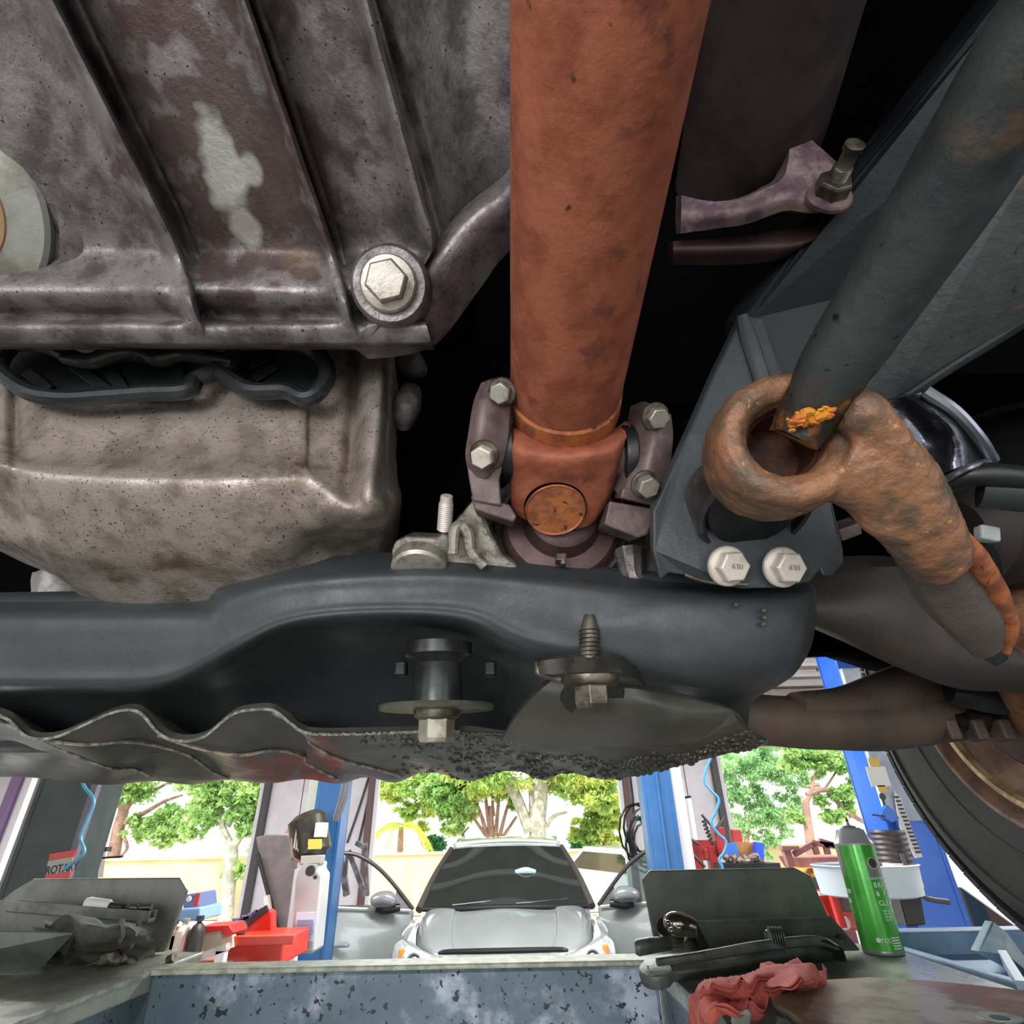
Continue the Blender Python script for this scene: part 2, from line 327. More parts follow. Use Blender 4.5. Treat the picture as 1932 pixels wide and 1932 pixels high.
mb = MB().sheet([[PY(60, 1080, .5), PY(100, 1070, .49), PY(150, 1090, .5)], [PY(58, 1120, .5), PY(105, 1115, .485), PY(160, 1125, .5)], [PY(40, 1160, .5), PY(100, 1160, .49), PY(165, 1160, .5)]], 6, 6, (0, .03, .01))
rough_up(mb, .004, 60, 5); obj('cast_lug', mb, M('pale_cast_lug', 'b4b2ad', '8a8882', 50, .5, .3, .4, 200), pan, label='pale rough casting lug behind the pan')
mb = MB()
for (x0, y0, x1, y1, r) in ((762, 670, 790, 700, .011), (775, 740, 760, 800, .011)):
    obj('side_lug', MB().tube([PY(x0, y0, .34), PY((x0+x1)/2, (y0+y1)/2, .335), PY(x1, y1, .35)], [r*.8, r, r*.7], 12, sub=4), alu, pan)
# ---------------------------------------------------------------- black rubber seal
seal = thing('rubber_seal', P(330, 700, .38), 'black moulded rubber seal with looped ends hanging between ribbed casing and oil pan', 'seal')
def loop(pts, r, flat=1.0, n=10, Y=.287, sub=5):
    pts = pts+[pts[0], pts[1]]
    return MB().tube([PY(x, y, Y+(o_[0] if o_ else 0)) for x, y, *o_ in pts], r, n, sub=sub)
obj('ring', loop([(-5, 690), (20, 652), (80, 650), (130, 672), (170, 682), (230, 668), (290, 672), (350, 668), (415, 680), (400, 700), (370, 715), (352, 738), (280, 742), (200, 748), (120, 752), (50, 738)], .0058), blackr, seal)
obj('ring', loop([(430, 690), (450, 660), (495, 646), (550, 648), (600, 668), (618, 705), (602, 738), (575, 752), (540, 738), (480, 738), (448, 725), (410, 695)], .0060), blackr, seal)
web = [(0, 690), (40, 655), (110, 665), (170, 685), (290, 675), (420, 685), (480, 652), (560, 655), (610, 700), (580, 742), (480, 735), (420, 700), (370, 718), (340, 738), (120, 748), (40, 735)]
obj('web', MB().prism([PY(x, y, .3) for x, y in web], (0, .004, .003)), blackr, seal)
mb = MB()
for (a, b_) in (((140, 690), (200, 735)), ((200, 690), (235, 738)), ((120, 738), (345, 738)), ((440, 730), (545, 735)), ((480, 715), (520, 690)), ((470, 690), (505, 675)), ((330, 690), (350, 735)), ((50, 700), (90, 735))):
    mb.bar(PY(*a, .297), PY(*b_, .297), .0022, .008)
obj('stiffening_rib', mb, blackr, seal, smooth=False, bevel=.0006)
mb = MB().tube([PY(x, y, .284) for x, y in ((120, 676), (170, 682), (215, 668), (260, 664), (300, 676), (345, 668), (400, 676), (440, 684))], [.004, .0055, .0065, .005, .0065, .0055, .006, .003], 12, sub=6)
obj('wavy_lip', mb, blackr, seal)
# ---------------------------------------------------------------- drive shaft
A0 = E(.0425, -.06, .2835); A1 = E(.0380, .327, .2600); ax = (A1-A0).normalized()
sh = thing('drive_shaft', P(1090, 900, .33), 'thick orange rusty drive shaft tube running from top centre down to the joint', 'drive shaft')
L = (A1-A0).length
mb = MB().lathe(A0, ax, [(.0378, -.25), (.0378, 0), (.0378, L*.5), (.0378, L-.052), (.0382, L-.045), (.0372, L-.038)], 64); rough_up(mb, .0003, 70); obj('tube', mb, rust, sh)
mb = MB().lathe(A0, ax, [(.036, L-.040), (.0388, L-.037), (.0392, L-.024), (.0375, L-.013), (.0355, L-.0115), (.033, L-.008), (0, L-.008)], 64); rough_up(mb, .0005, 110); obj('weld_collar', mb, rust_hot, sh)
# yoke tongue: from collar to round cap
def yk(x, y, d): return P(x, y, d + .046 + (y-830)*.00010)
rows = [[yk(966, 806, .345), yk(975, 812, .335), yk(1060, 838, .330), yk(1160, 820, .335), yk(1190, 803, .342)],
        [yk(966, 840, .332), yk(973, 850, .318), yk(1060, 862, .313), yk(1150, 850, .316), yk(1178, 838, .328)],
        [yk(965, 900, .338), yk(971, 905, .326), yk(1050, 912, .321), yk(1145, 905, .325), yk(1164, 895, .337)],
        [yk(966, 950, .343), yk(972, 955, .333), yk(1048, 962, .328), yk(1130, 955, .332), yk(1150, 945, .343)],
        [yk(970, 968, .347), yk(985, 978, .338), yk(1048, 1000, .334), yk(1110, 992, .338), yk(1132, 972, .348)]]
mb = MB().sheet(rows, 6, 6, (0, .012, .014)); obj('yoke', mb, rust, sh, ang=50)
cp = P(1048, 962, .3862); cn = V((0, -.42, -.9)).normalized()
mb = MB().lathe(cp+cn*.0, cn, [(.0212, -.006), (.0212, .0005), (.0205, .0018), (.0196, .0009), (0, .0012)], 48, sy=1.0); obj('bearing_cap', mb, rust_hot, sh, label='round pressed bearing cap at the yoke tip')
mb = MB().lathe(cp, cn, [(.0217, -.006), (.0217, .0003), (.0213, .0005)], 48); obj('cap_groove', mb, darkb, sh)
# ---------------------------------------------------------------- joint flange with straps
fl = thing('joint_flange', P(1060, 980, .38), 'dark brown joint flange with bolted straps either side of the rusty yoke', 'flange')
def blockp(pts, d, off, name, mat, parent, bev=.0012):
    if parent is fl: d += .024
    return obj(name, MB().prism([P(x, y, d if len(q) == 0 else q[0]) for x, y, *q in pts], off), mat, parent, smooth=False, bevel=bev)
away = V((0, .016, .02))
def PJ(x, y, d): return P(x, y, d+.024)
# left strap (cap half-round) : swept arc
mb = MB(); rows = [[PJ(908, 722, .350), PJ(930, 720, .345), PJ(968, 735, .350)], [PJ(893, 760, .343), PJ(915, 762, .334), PJ(962, 770, .343)], [PJ(884, 815, .340), PJ(908, 820, .331), PJ(958, 825, .341)], [PJ(878, 858, .343), PJ(904, 866, .337), PJ(948, 872, .343)], [PJ(884, 895, .352), PJ(915, 902, .345), PJ(938, 890, .352)]]
mb.sheet(rows, 5, 6, (.004, .014, .016)); obj('strap', mb, brown_steel, fl)
blockp([(880, 870), (948, 880), (942, 905), (946, 955), (892, 945), (884, 900)], .348, (.0, .02, .012), 'clamp_block', brown_steel, fl)
blockp([(888, 935), (962, 952), (975, 975), (968, 985), (895, 962)], .352, (.0, .03, .012), 'flange_foot', brown_steel, fl)
rows = [[PJ(1212, 775, .362), PJ(1240, 765, .357), PJ(1266, 782, .362)], [PJ(1206, 810, .356), PJ(1240, 808, .347), PJ(1270, 820, .356)], [PJ(1196, 860, .354), PJ(1230, 862, .344), PJ(1266, 868, .354)], [PJ(1186, 905, .354), PJ(1222, 910, .346), PJ(1262, 912, .354)], [PJ(1172, 935, .358), PJ(1215, 945, .352), PJ(1252, 950, .358)]]
obj('strap', MB().sheet(rows, 5, 6, (-.004, .014, .016)), brown_steel, fl)
blockp([(1176, 920), (1254, 935), (1250, 958), (1170, 940)], .352, (.0, .02, .012), 'clamp_block', brown_steel, fl)
blockp([(1150, 945), (1240, 960), (1222, 1008), (1205, 1015), (1140, 990)], .358, (.0, .03, .012), 'flange_foot', brown_steel, fl)
# u-joint cross behind the yoke
mb = MB().tube([PJ(900, 850, .372), PJ(1240, 860, .378)], .017, 24); obj('joint_cross', mb, brown_steel, fl)
for c_ in (PJ(958, 850, .366), PJ(1184, 860, .37)): obj('bearing_seal', MB().lathe(c_, V((1, 0, 0)), [(.021, -.004), (.0215, -.002), (.0215, .003), (.02, .004)], 32), blackr, fl)
pass
bn = V((.0, -.62, -.78))
for (x, y, d, ph, mt) in ((948, 733, .338, .1, zinc), (914, 852, .324, .3, zinc2), (1236, 780, .345, .2, zinc), (1217, 908, .336, .5, zinc)):
    n_ = (bn + V((-.25 if x < 1000 else .15, 0, 0))).normalized(); bolt(fl, PJ(x, y+6, d), n_, .0074, .0068, .0095, mt, oldbolt, phase=ph, fh=.0016)
mb = MB().lathe(P(1058, 988, .432), V((.03, -.93, -.1)), [(.0, .022), (.02, .022), (.026, .018), (.03, .004), (.042, .002), (.046, -.004), (.047, -.02)], 56); obj('deflector_ring', mb, M('mauve_brown_steel', '5a4442', '473534', 30, .5, .35, .2, 150), fl, label='round brownish deflector ring behind the joint')
mb = MB().box(P(1058, 1055, .405), (.008, .01, .006)); mb.box(P(1062, 1058, .403), (.004, .008, .008)); obj('balance_lug', mb, oldbolt, fl, smooth=False, bevel=.0012)
# ---------------------------------------------------------------- differential housing
df = thing('differential_housing', P(1000, 1060, .43), 'pale speckled cast housing around the round joint ring, mostly behind black crossmember', 'axle housing')
mb = MB().lathe(P(1058, 988, .447), V((.03, -.93, -.1)), [(.049, .0), (.053, .003), (.056, -.002), (.058, -.03), (.085, -.08), (.09, -.14)], 56); obj('nose', mb, alu, df)
casts = M('speckled_casting', '8f8a7e', '5e584d', 120, .5, .35, .5, 300, .42, .6)
blockp([(745, 1020), (765, 1012), (825, 1015), (860, 980), (900, 935), (925, 1000), (950, 1050), (980, 1070), (960, 1090), (740, 1085), (738, 1040)], .405, (.0, .03, .02), 'mount_ear', casts, df, .003)
mb = MB().tube([P(855, 1045, .39), P(858, 1000, .392), P(872, 992, .394), P(884, 1010, .392), P(888, 1040, .39), P(915, 1068, .39)], .004, 10, sub=4); obj('ear_ridge', mb, casts, df)
mb = MB().lathe(P(790, 1078, .395), V((0, -.4, -1)), [(.0, .001), (.018, .001), (.02, -.001), (.02, -.01)], 24); obj('flat_washer', mb, zinc, df)
a = P(838, 1000, .4); b_ = P(843, 935, .39); mb = MB(); K = 36; t = (b_-a)
prof = [(.0048 + (.0006 if k % 2 else 0), t.length*k/K) for k in range(K-8)] + [(.0046, t.length*.82), (.0044, t.length*.98), (.0038, t.length), (0, t.length)]
mb.lathe(a, t, prof, 14); obj('threaded_stud', mb, zinc2, df, label='pale threaded stud standing up')
mb = MB().tube([P(1188, 1040, .42), P(1195, 1090, .41), P(1215, 1100, .41)], [.012, .008, .006], 10, sub=4); mb.tube([P(1210, 990, .45), P(1215, 1100, .43)], [.014, .012], 10); obj('housing_rib', mb, alu, df)
# ---------------------------------------------------------------- crossmember
xm = thing('crossmember', P(700, 1300, .42), 'wide black steel crossmember spanning the picture under pan and shaft', 'crossmember')
R_ = lambda l: [P(x, y, d) for x, y, d in l]
rows = [
 R_([(-260, 1146, .45), (-60, 1145, .43), (200, 1141, .425), (370, 1139, .42), (400, 1122, .415), (425, 1106, .41), (560, 1078, .405), (800, 1064, .40), (1000, 1078, .40), (1180, 1098, .395), (1290, 1106, .39), (1400, 1108, .385), (1480, 1108, .385), (1530, 1105, .395), (1538, 1110, .42)]),
 R_([(-260, 1165, .43), (-60, 1164, .41), (200, 1162, .405), (370, 1160, .402), (410, 1146, .398), (440, 1126, .394), (560, 1096, .39), (800, 1082, .386), (1000, 1096, .386), (1180, 1116, .38), (1290, 1122, .372), (1400, 1124, .368), (1480, 1124, .37), (1528, 1122, .38), (1540, 1125, .41)]),
 R_([(-260, 1220, .425), (-60, 1220, .405), (200, 1215, .40), (330, 1208, .398), (400, 1190, .394), (450, 1160, .39), (560, 1122, .388), (800, 1110, .384), (960, 1122, .384), (1090, 1160, .378), (1220, 1170, .368), (1360, 1170, .362), (1470, 1172, .362), (1522, 1168, .372), (1540, 1165, .405)]),
 R_([(-260, 1262, .422), (-60, 1262, .402), (200, 1262, .398), (310, 1255, .396), (390, 1222, .392), (450, 1186, .388), (550, 1148, .386), (720, 1134, .383), (900, 1142, .383), (1020, 1190, .38), (1180, 1212, .37), (1340, 1222, .36), (1450, 1226, .36), (1508, 1220, .37), (1532, 1215, .405)]),
 R_([(-260, 1284, .421), (-60, 1284, .4), (200, 1285, .396), (310, 1278, .394), (385, 1245, .39), (450, 1208, .386), (550, 1166, .384), (710, 1150, .381), (880, 1158, .381), (990, 1208, .379), (1160, 1250, .374), (1310, 1262, .364), (1430, 1264, .364), (1492, 1258, .374), (1515, 1250, .405)]),
 R_([(-260, 1300, .432), (-60, 1300, .408), (200, 1300, .404), (310, 1292, .402), (390, 1258, .398), (455, 1222, .394), (550, 1180, .392), (710, 1166, .39), (870, 1176, .39), (975, 1225, .392), (1140, 1272, .39), (1290, 1290, .38), (1410, 1290, .38), (1470, 1284, .388), (1495, 1276, .41)]),
 R_([(-260, 1318, .46), (-60, 1318, .45), (200, 1316, .45), (310, 1308, .45), (390, 1280, .45), (455, 1245, .455), (550, 1205, .46), (710, 1195, .465), (860, 1205, .465), (960, 1245, .455), (1120, 1290, .43), (1270, 1306, .405), (1390, 1308, .40), (1440, 1304, .405), (1465, 1296, .42)]),
 R_([(-260, 1360, .5), (-60, 1360, .49), (200, 1360, .49), (310, 1355, .49), (390, 1345, .5), (455, 1330, .51), (550, 1310, .52), (710, 1300, .53), (860, 1305, .53), (950, 1320, .52), (1110, 1340, .46), (1260, 1345, .44), (1360, 1335, .43), (1400, 1330, .43), (1420, 1325, .43)]),
 R_([(-260, 1420, .53), (-60, 1420, .52), (200, 1420, .52), (310, 1420, .52), (390, 1418, .53), (455, 1415, .54), (550, 1410, .54), (710, 1405, .55), (860, 1405, .55), (950, 1405, .54), (1110, 1405, .5), (1250, 1400, .47), (1350, 1390, .46), (1390, 1385, .46), (1410, 1380, .46)]),
]
obj('channel', MB().sheet(rows, 5, 5, (0, .02, .02)), blackp, xm, ang=75)
mb = MB()
for (x, y, d) in ((1388, 1141, .357), (1441, 1152, .3565), (1442, 1165, .3565), (1440, 1178, .356)):
    mb.lathe(P(x, y, d), V((0, -1, -.3)), [(.0018, -.002), (.0018, .0006), (.0012, .0014), (0, .0016)], 10)
obj('oil_drip', mb, blackg, xm, label='small row of dark oil drips')
c = P(825, 1330, .42); up_ = V((0, -.12, 1)).normalized()
mb = MB().lathe(c, -up_, [(.043, .0), (.0435, .0015), (.0425, .004), (.0, .004)], 48); o = obj('body_mount_washer', mb, M('oily_washer', '5d5d52', '47463c', 40, .4, .4), xm, ang=40, label='broad oily washer')
obj('spacer_sleeve', MB().lathe(c, up_, [(.019, 0), (.019, .02), (.017, .03), (.021, .034), (.026, .036), (.026, .045)], 32), M('greasy_sleeve', '3a3c3a', '2a2c2a', 60, .3, .4), xm)
b2 = bolt(xm, c-up_*.003, -up_, .0135, .017, .0175, M('pale_bolt_head', 'a39e8d', '7a7566', 60, .4, .3), oldbolt, phase=.35, fh=.006); b2['label'] = 'pale hexagonal bolt head under the broad washer'
for dx in (-68, 100): obj('cage_tab', MB().box(P(825+dx, 1262, .455), (.010, .01, .012)), blackr, xm, smooth=False, bevel=.002)
# clip with stud
cl = thing('clip_bracket', P(1110, 1290, .37), 'oily sheet clip with vertical stud and flanged nut on crossmember right part', 'bracket')
rows = [R_([(1008, 1248, .372), (1040, 1244, .366), (1110, 1238, .36), (1170, 1240, .362), (1205, 1265, .37)]), R_([(1008, 1272, .372), (1040, 1272, .362), (1110, 1268, .352), (1180, 1272, .356), (1225, 1300, .368)])]
obj('clip_plate', MB().sheet(rows, 8, 4, (0, .004, .003)), M('oily_brown_sheet', '45423a', '2c2b27', 50, .35, .3, .2), cl)
mb = MB().tube([P(1112, 1160, .375), P(1112, 1195, .371), P(1112, 1262, .363)], [.0035, .0062, .0068], 16, sub=3); q = MB()
for k in range(9): q.lathe(P(1112, 1190+k*8, .3715-.001*k), V((0, -.12, 1)), [(.0058, -.0006), (.0072, 0), (.0058, .0006)], 14)
s_ = obj('stud', mb, oldbolt, cl); obj('thread', q, oldbolt, s_)
cn_ = P(1114, 1280, .352)
bolt(cl, cn_, -up_, .0115, .014, .018, oldbolt, oldbolt, name='flanged_nut', phase=.2, fh=.004)
mb = MB().tube([P(1010, 1248, .37), P(1014, 1262, .37), P(1020, 1275, .368), P(1060, 1283, .362)], .0018, 8, sub=3); obj('clip_edge', mb, oldbolt, cl)
# skid bracket: dark tab rising from the shield to the stud
sb = thing('shield_tab', P(1150, 1390, .36), 'black moulded tab holding the droplet covered shield below the stud', 'bracket')
rows = [R_([(1040, 1285, .375), (1090, 1292, .365), (1150, 1296, .363), (1200, 1300, .366), (1235, 1305, .375)]),
        R_([(1010, 1310, .378), (1080, 1325, .366), (1160, 1330, .362), (1230, 1330, .366), (1330, 1325, .39)]),
        R_([(975, 1350, .388), (1060, 1362, .376), (1170, 1365, .37), (1280, 1362, .376), (1390, 1345, .40)]),
        R_([(945, 1400, .40), (1050, 1405, .392), (1170, 1408, .388), (1300, 1402, .395), (1410, 1375, .41)])]
obj('tab_panel', MB().sheet(rows, 6, 6, (0, .006, .004)), blackg, sb)
mb = MB().lathe(P(1118, 1315, .362), V((0, -.5, -1)), [(.0, .0008), (.02, .0008), (.021, -.001)], 28); obj('recess_rim', mb, blackr, sb)
# ---------------------------------------------------------------- corrugated shield
sk = thing('splash_shield', P(600, 1430, .6), 'black corrugated splash shield hanging under the crossmember with wet droplets', 'shield')
def sky(x, y, d): return P(x, y, d)
def wave(t): return .5-.5*cos(2*pi*t)
NU = 150; NVv = 26; vs = []; 
edge = [(-260, 1400), (-120, 1340), (0, 1352), (50, 1392), (100, 1394), (150, 1374), (215, 1346), (262, 1345), (300, 1386), (340, 1400), (385, 1392), (435, 1352), (470, 1342), (515, 1342), (550, 1368), (585, 1386), (700, 1386), (860, 1382), (945, 1392), (1050, 1404), (1170, 1408), (1300, 1402), (1370, 1370), (1400, 1352)]
low = [(-200, 1455), (-60, 1466), (40, 1466), (130, 1474), (200, 1481), (290, 1474), (360, 1480), (430, 1472), (510, 1478), (575, 1470), (640, 1479), (690, 1466), (745, 1477), (795, 1458), (840, 1462), (890, 1474), (935, 1457), (985, 1457), (1025, 1473), (1065, 1457), (1100, 1463), (1140, 1471), (1190, 1466), (1270, 1448), (1380, 1420), (1458, 1402)]
def interp(poly, n):
    q = smooth_path(poly, 8); q = [V(a) for a in q]; s = [0]
    for i in range(1, len(q)): s.append(s[-1]+(q[i]-q[i-1]).length)
    out = []
    for k in range(n):
        t = s[-1]*k/(n-1); i = max(1, next(j for j in range(len(s)) if s[j] >= t-1e-9)) if t > 0 else 1
        f = (t-s[i-1])/max(1e-9, s[i]-s[i-1]); out.append(q[i-1].lerp(q[i], f))
    return out
ea = interp([(x, y) for x, y in edge], NU); lo_ = interp([(x, y) for x, y in low], NU)
rows = []
def dn(x): return .43 - (.04*max(0, (x-900)/500) if x > 900 else 0)
for j, (w, dd) in enumerate(((0, 0), (.25, .035), (.6, .10), (.92, .18), (1, .215))):
    r_ = []
    for k in range(0, NU, 2):
        a, b_ = ea[k], lo_[k]; x = a.x*(1-w)+b_.x*w; y = a.y*(1-w)+b_.y*w
        if 0 < w < 1: y += 5*sin(k*.55+j)*(w*(1-w)*4)
        x += 120*sin(pi*w)*.5 if x < 560 else 0
        far = 1 if x < 700 else max(.25, 1-(x-700)/900)
        r_.append(P(x, y, dn(x)+dd*far))
    rows.append(r_)
mbk = MB().sheet(rows, 2, 6, (0, .003, .006)); obj('shield_panel', mbk, blackg, sk, ang=60)
mb = MB().tube([P(p.x, p.y-2, dn(p.x)-.001) for p in ea[6:104]], .0012, 6); obj('cut_edge', mb, M('grey_cut_edge', '8d9088', '5a5c56', 200, .5, 0, .4), sk, label='worn pale edge of the corrugated shield')
def at_(i, w):
    a, b_ = ea[i], lo_[i]; x = a.x*(1-w)+b_.x*w; y = a.y*(1-w)+b_.y*w
    if 0 < w < 1: y += 5*sin(i*.55+w*4)*(w*(1-w)*4)
    x += 120*sin(pi*w)*.5 if x < 560 else 0
    far = 1 if x < 700 else max(.25, 1-(x-700)/900)
    return x, y, dn(x) + float(np.interp(w, [0, .25, .6, .92, 1], [0, .035, .10, .18, .215]))*far
for i0, di in ((32, 26), (52, 26), (72, 16), (19, 26)):
    pts = [P(*[q - (.002 if n_ == 2 else 0) + (3 if n_ == 1 else 0) for n_, q in enumerate(at_(int(i0+di*w), w))]) for w in (0, .15, .3, .45, .6, .75, .9)]
    obj('ridge_line', MB().tube(pts, .0014, 6, sub=3), M('pale_ridge', 'a39a88', '5d5a50', 120, .3, 0), sk)  # pale tubes laid along the corrugation ridges
mb = MB()
wet = M('water_on_black', '33342e', rough=.06, spec=.9)
for k in range(620):
    i = int(rng.integers(86, NU-1)); w = float(rng.random())**.8; x, y, d = at_(i, w)
    if x > 960 and w < .35: continue
    if 720 < x < 860 and .3 < w < .8 and rng.random() < .8: continue
    r = float(rng.uniform(.0014, .0034)); mb.ball(P(x, y, d-.0006), r, 8, (1.15, 1, .75))
for k in range(90):
    x = 590+k*4.1+float(rng.uniform(-1, 1)); mb.ball(P(x, 1384+rng.uniform(-2, 2), dn(x)-.001), .0014, 6, (1.2, 1, .8))
obj('water_droplet', mb, wet, sk, kind='stuff')
# ---------------------------------------------------------------- mount bracket with two bolts
mk = thing('mount_bracket', P(1400, 1080, .36), 'black plate bracket with cup and two pale bolts, right of the drive shaft', 'bracket')
pl = [(1245, 1095, .345), (1232, 1040, .35), (1232, 965, .355), (1262, 900, .362), (1300, 815, .37), (1350, 700, .385), (1402, 596, .40), (1440, 600, .40), (1470, 690, .39), (1520, 780, .378), (1560, 900, .36), (1592, 1035, .345), (1594, 1062, .343), (1572, 1086, .341), (1553, 1088, .341), (1548, 1076, .341), (1530, 1098, .34), (1480, 1110, .339), (1400, 1112, .338), (1330, 1102, .338), (1290, 1086, .339), (1262, 1082, .341)]
obj('plate', MB().prism([P(*q) for q in pl], (0, .006, .008)), blackp, mk, smooth=False, bevel=.0015)
mb = MB().tube([P(x, y, d-.002) for x, y, d in ((1400, 596, .398), (1412, 640, .394), (1432, 700, .387), (1450, 760, .38))], [.004, .006, .006, .005], 10, sub=4, flat=.6); obj('plate_rib', mb, blackp, mk)
cupc = P(1425, 968, .338); cax = V((.05, -.35, -.9)).normalized()
mb = MB().lathe(cupc, cax, [(0, -.024), (.036, -.024), (.0355, .0005), (.033, .003), (.031, .002), (.030, -.02), (0, -.02)], 48); obj('cup', mb, M('cup_metal', '4c4745', '2e2c2c', 30, .4, .3), mk)
mb = MB().tube([P(1292, 1084, .337), P(1320, 1094, .336), (P(1360, 1101, .3355)), P(1410, 1102, .3355)], .0012, 8, sub=3); obj('worn_edge', mb, oldbolt, mk)
for (x, y, ph) in ((1372, 1068, .1), (1476, 1070, .0)):
    n_ = V((.10, -.80, -.42)).normalized(); c = P(x, y, .335)
    b_ = bolt(mk, c, n_, .0097, .0085, .0122, zinc2, zinc2, phase=ph, fh=.0022)
    ux = V((-1, -.1, .1)); rot = frame(ux*-1 if False else V((1, .1, .05)), V((.0, -.4, .9)))
    rot = frame(V((-1, -.12, .06)), V((0, .46, -.89)))  # upside-down grade mark as stamped
    fc = c + n_*.0112
    try:
        t = text('10.9', .0042, M('stamp_grey', '7d766c'), b_, fc + V((.0045, -.0006, .0012)), rot, 'grade_mark', .00015)
    except Exception as ex: print('text', ex)
# small rusty tab behind
obj('rear_tab', MB().prism([P(1582, 1000, .38), P(1625, 985, .38), P(1628, 1008, .38), P(1590, 1022, .38)], (0, .01, .01)), brown_steel, mk, smooth=False, bevel=.001)
# rubber bushing between cup and eye
bu = obj('rubber_bushing', MB().lathe(P(1422, 952, .334), -cax, [(.0, -.004), (.028, -.004), (.0295, 0), (.026, .007), (.030, .014), (.027, .022), (.0, .026)], 40), blackr)
tag(bu, 'glossy black rubber bushing under the rusty eye', 'bushing')
# ---------------------------------------------------------------- rusty arm with eye
ra = thing('rusty_arm', P(1700, 1000, .29), 'heavily rusted forged arm with a round eye gripping the dark bar', 'suspension arm')
e0 = P(1508, 806, .262); e1 = P(1442, 872, .318); ea_ = (e0-e1).normalized()
arm = MB().lathe(e1, ea_, [(.0205, -.004), (.030, -.004), (.0345, 0), (.036, .012), (.036, .034), (.0345, .042), (.031, .0465), (.025, .047), (.0205, .043), (.0185, .035), (.0185, .0)], 56, closed=True)
arm.tube([P(1578, 850, .275), P(1620, 870, .275), P(1668, 905, .276), P(1712, 960, .279), P(1752, 1020, .286), P(1780, 1070, .296)], [.020, .023, .022, .020, .018, .014], 28, flat=.75, up=(0, -.6, -.8), sub=6)
arm.tube([P(1590, 775, .262), P(1622, 782, .262), P(1652, 815, .264), P(1690, 870, .268), P(1740, 940, .275), P(1790, 1020, .286)], [.009, .0115, .0115, .012, .011, .008], 20, sub=5)
arm.tube([P(1590, 900, .285), P(1640, 950, .282), P(1668, 984, .279), P(1700, 992, .279), P(1735, 972, .281)], [.010, .010, .0095, .008, .006], 16, sub=5)
rough_up(arm, .0010, 35, 3)
ao = obj('forged_body', arm, rust2, ra)
rm = ao.modifiers.new('remesh', 'REMESH'); rm.mode = 'VOXEL'; rm.voxel_size = .0013; rm.use_smooth_shade = True
sm_ = ao.modifiers.new('smooth', 'SMOOTH'); sm_.factor = .5; sm_.iterations = 14
tx = bpy.data.textures.new('pits', 'CLOUDS'); tx.noise_scale = .006; dm = ao.modifiers.new('pits', 'DISPLACE'); dm.texture = tx; dm.strength = .0016; dm.mid_level = .5
obj('eye_liner', rough_up(MB().lathe(e1+ea_*.004, ea_, [(0, 0), (.0168, 0), (.0168, .026), (.0182, .028), (.0182, -.002), (0, -.002)], 40), .0006, 60), M('liner_brown', '3a241c', '5a3324', 40, .6, .1, .4), ra)  # liner in a darker brown than the forged body
rows = [R_([(1676, 985, .30), (1688, 978, .29), (1735, 965, .284), (1775, 970, .288), (1796, 980, .30)]),
        R_([(1700, 1050, .31), (1714, 1044, .30), (1770, 1030, .291), (1822, 1036, .298), (1842, 1046, .31)]),
        R_([(1742, 1140, .325), (1758, 1138, .315), (1815, 1118, .305), (1868, 1108, .31), (1890, 1116, .325)]),
        R_([(1800, 1205, .335), (1815, 1205, .325), (1855, 1190, .317), (1895, 1180, .32), (1908, 1185, .335)]),
        R_([(1838, 1240, .345), (1850, 1244, .336), (1872, 1240, .33), (1892, 1225, .332), (1900, 1220, .345)])]
mb = MB().sheet(rows, 7, 7, (.004, .012, .012)); rough_up(mb, .0008, 60, 2); obj('paddle', mb, rust_dark, ra, label='grey-brown flattened lower end of the rusty arm')
mb = MB().tube([P(1780, 985, .286), P(1838, 1050, .298), P(1880, 1118, .313), P(1903, 1180, .326), P(1896, 1228, .337)], [.005, .006, .0055, .005, .003], 12, sub=5); rough_up(mb, .0006, 120, 2); obj('rusty_edge', mb, rust_hot, ra)
obj('end_stop', MB().prism([P(1862, 1235, .335), P(1908, 1215, .335), P(1908, 1245, .335), P(1880, 1262, .335)], (0, .01, .01)), blackr, ra, smooth=False, bevel=.002)
# ---------------------------------------------------------------- torsion bar
tb = thing('torsion_bar', P(1530, 780, .28), 'dark round bar with rust at its foot, running from rusty eye to upper right', 'bar')
pth = [(1512, 800, .275), (1560, 715, .262), (1600, 655, .252), (1700, 500, .228), (1800, 345, .206), (1900, 185, .187), (2040, -30, .165)]
mb = MB().tube([P(*q) for q in pth], [.0105, .0150, .0165, .0175, .018, .018, .018], 36, sub=5); mb.tube([P(*pth[-2]), P(*pth[-1])+(P(*pth[-1])-P(*pth[-2])).normalized()*.9], .018, 36); rough_up(mb, .0003, 90); obj('shaft', mb, greyb, tb)
mb = MB().tube([P(1498, 828, .276), P(1530, 772, .272), P(1570, 706, .2615), P(1592, 668, .2555)], [.012, .0145, .0152, .0163], 30, sub=5); rough_up(mb, .0013, 130); obj('corroded_foot', mb, M('corroded_foot', '2b241c', '7a4a1e', 55, .5, .1, .8, 150, .46, .62, 'c2861c', 40, .58, .66), tb, label='crusted foot of the bar with yellow-orange rust')
mb = MB()
for k in range(60):
    x_ = rng.uniform(1488, 1572); mb.ball(P(x_, rng.uniform(770, 800) - (x_-1530)*.35, .2565+.004*rng.random()), rng.uniform(.0008, .0026), 7, (1.3, .9, .7))
rough_up(mb, .001, 200); obj('rust_scale', mb, M('yellow_rust', 'c8861a', 'a8501a', 90, .7, 0, .6), tb, kind='stuff', label='bright yellow-orange flakes of rust')
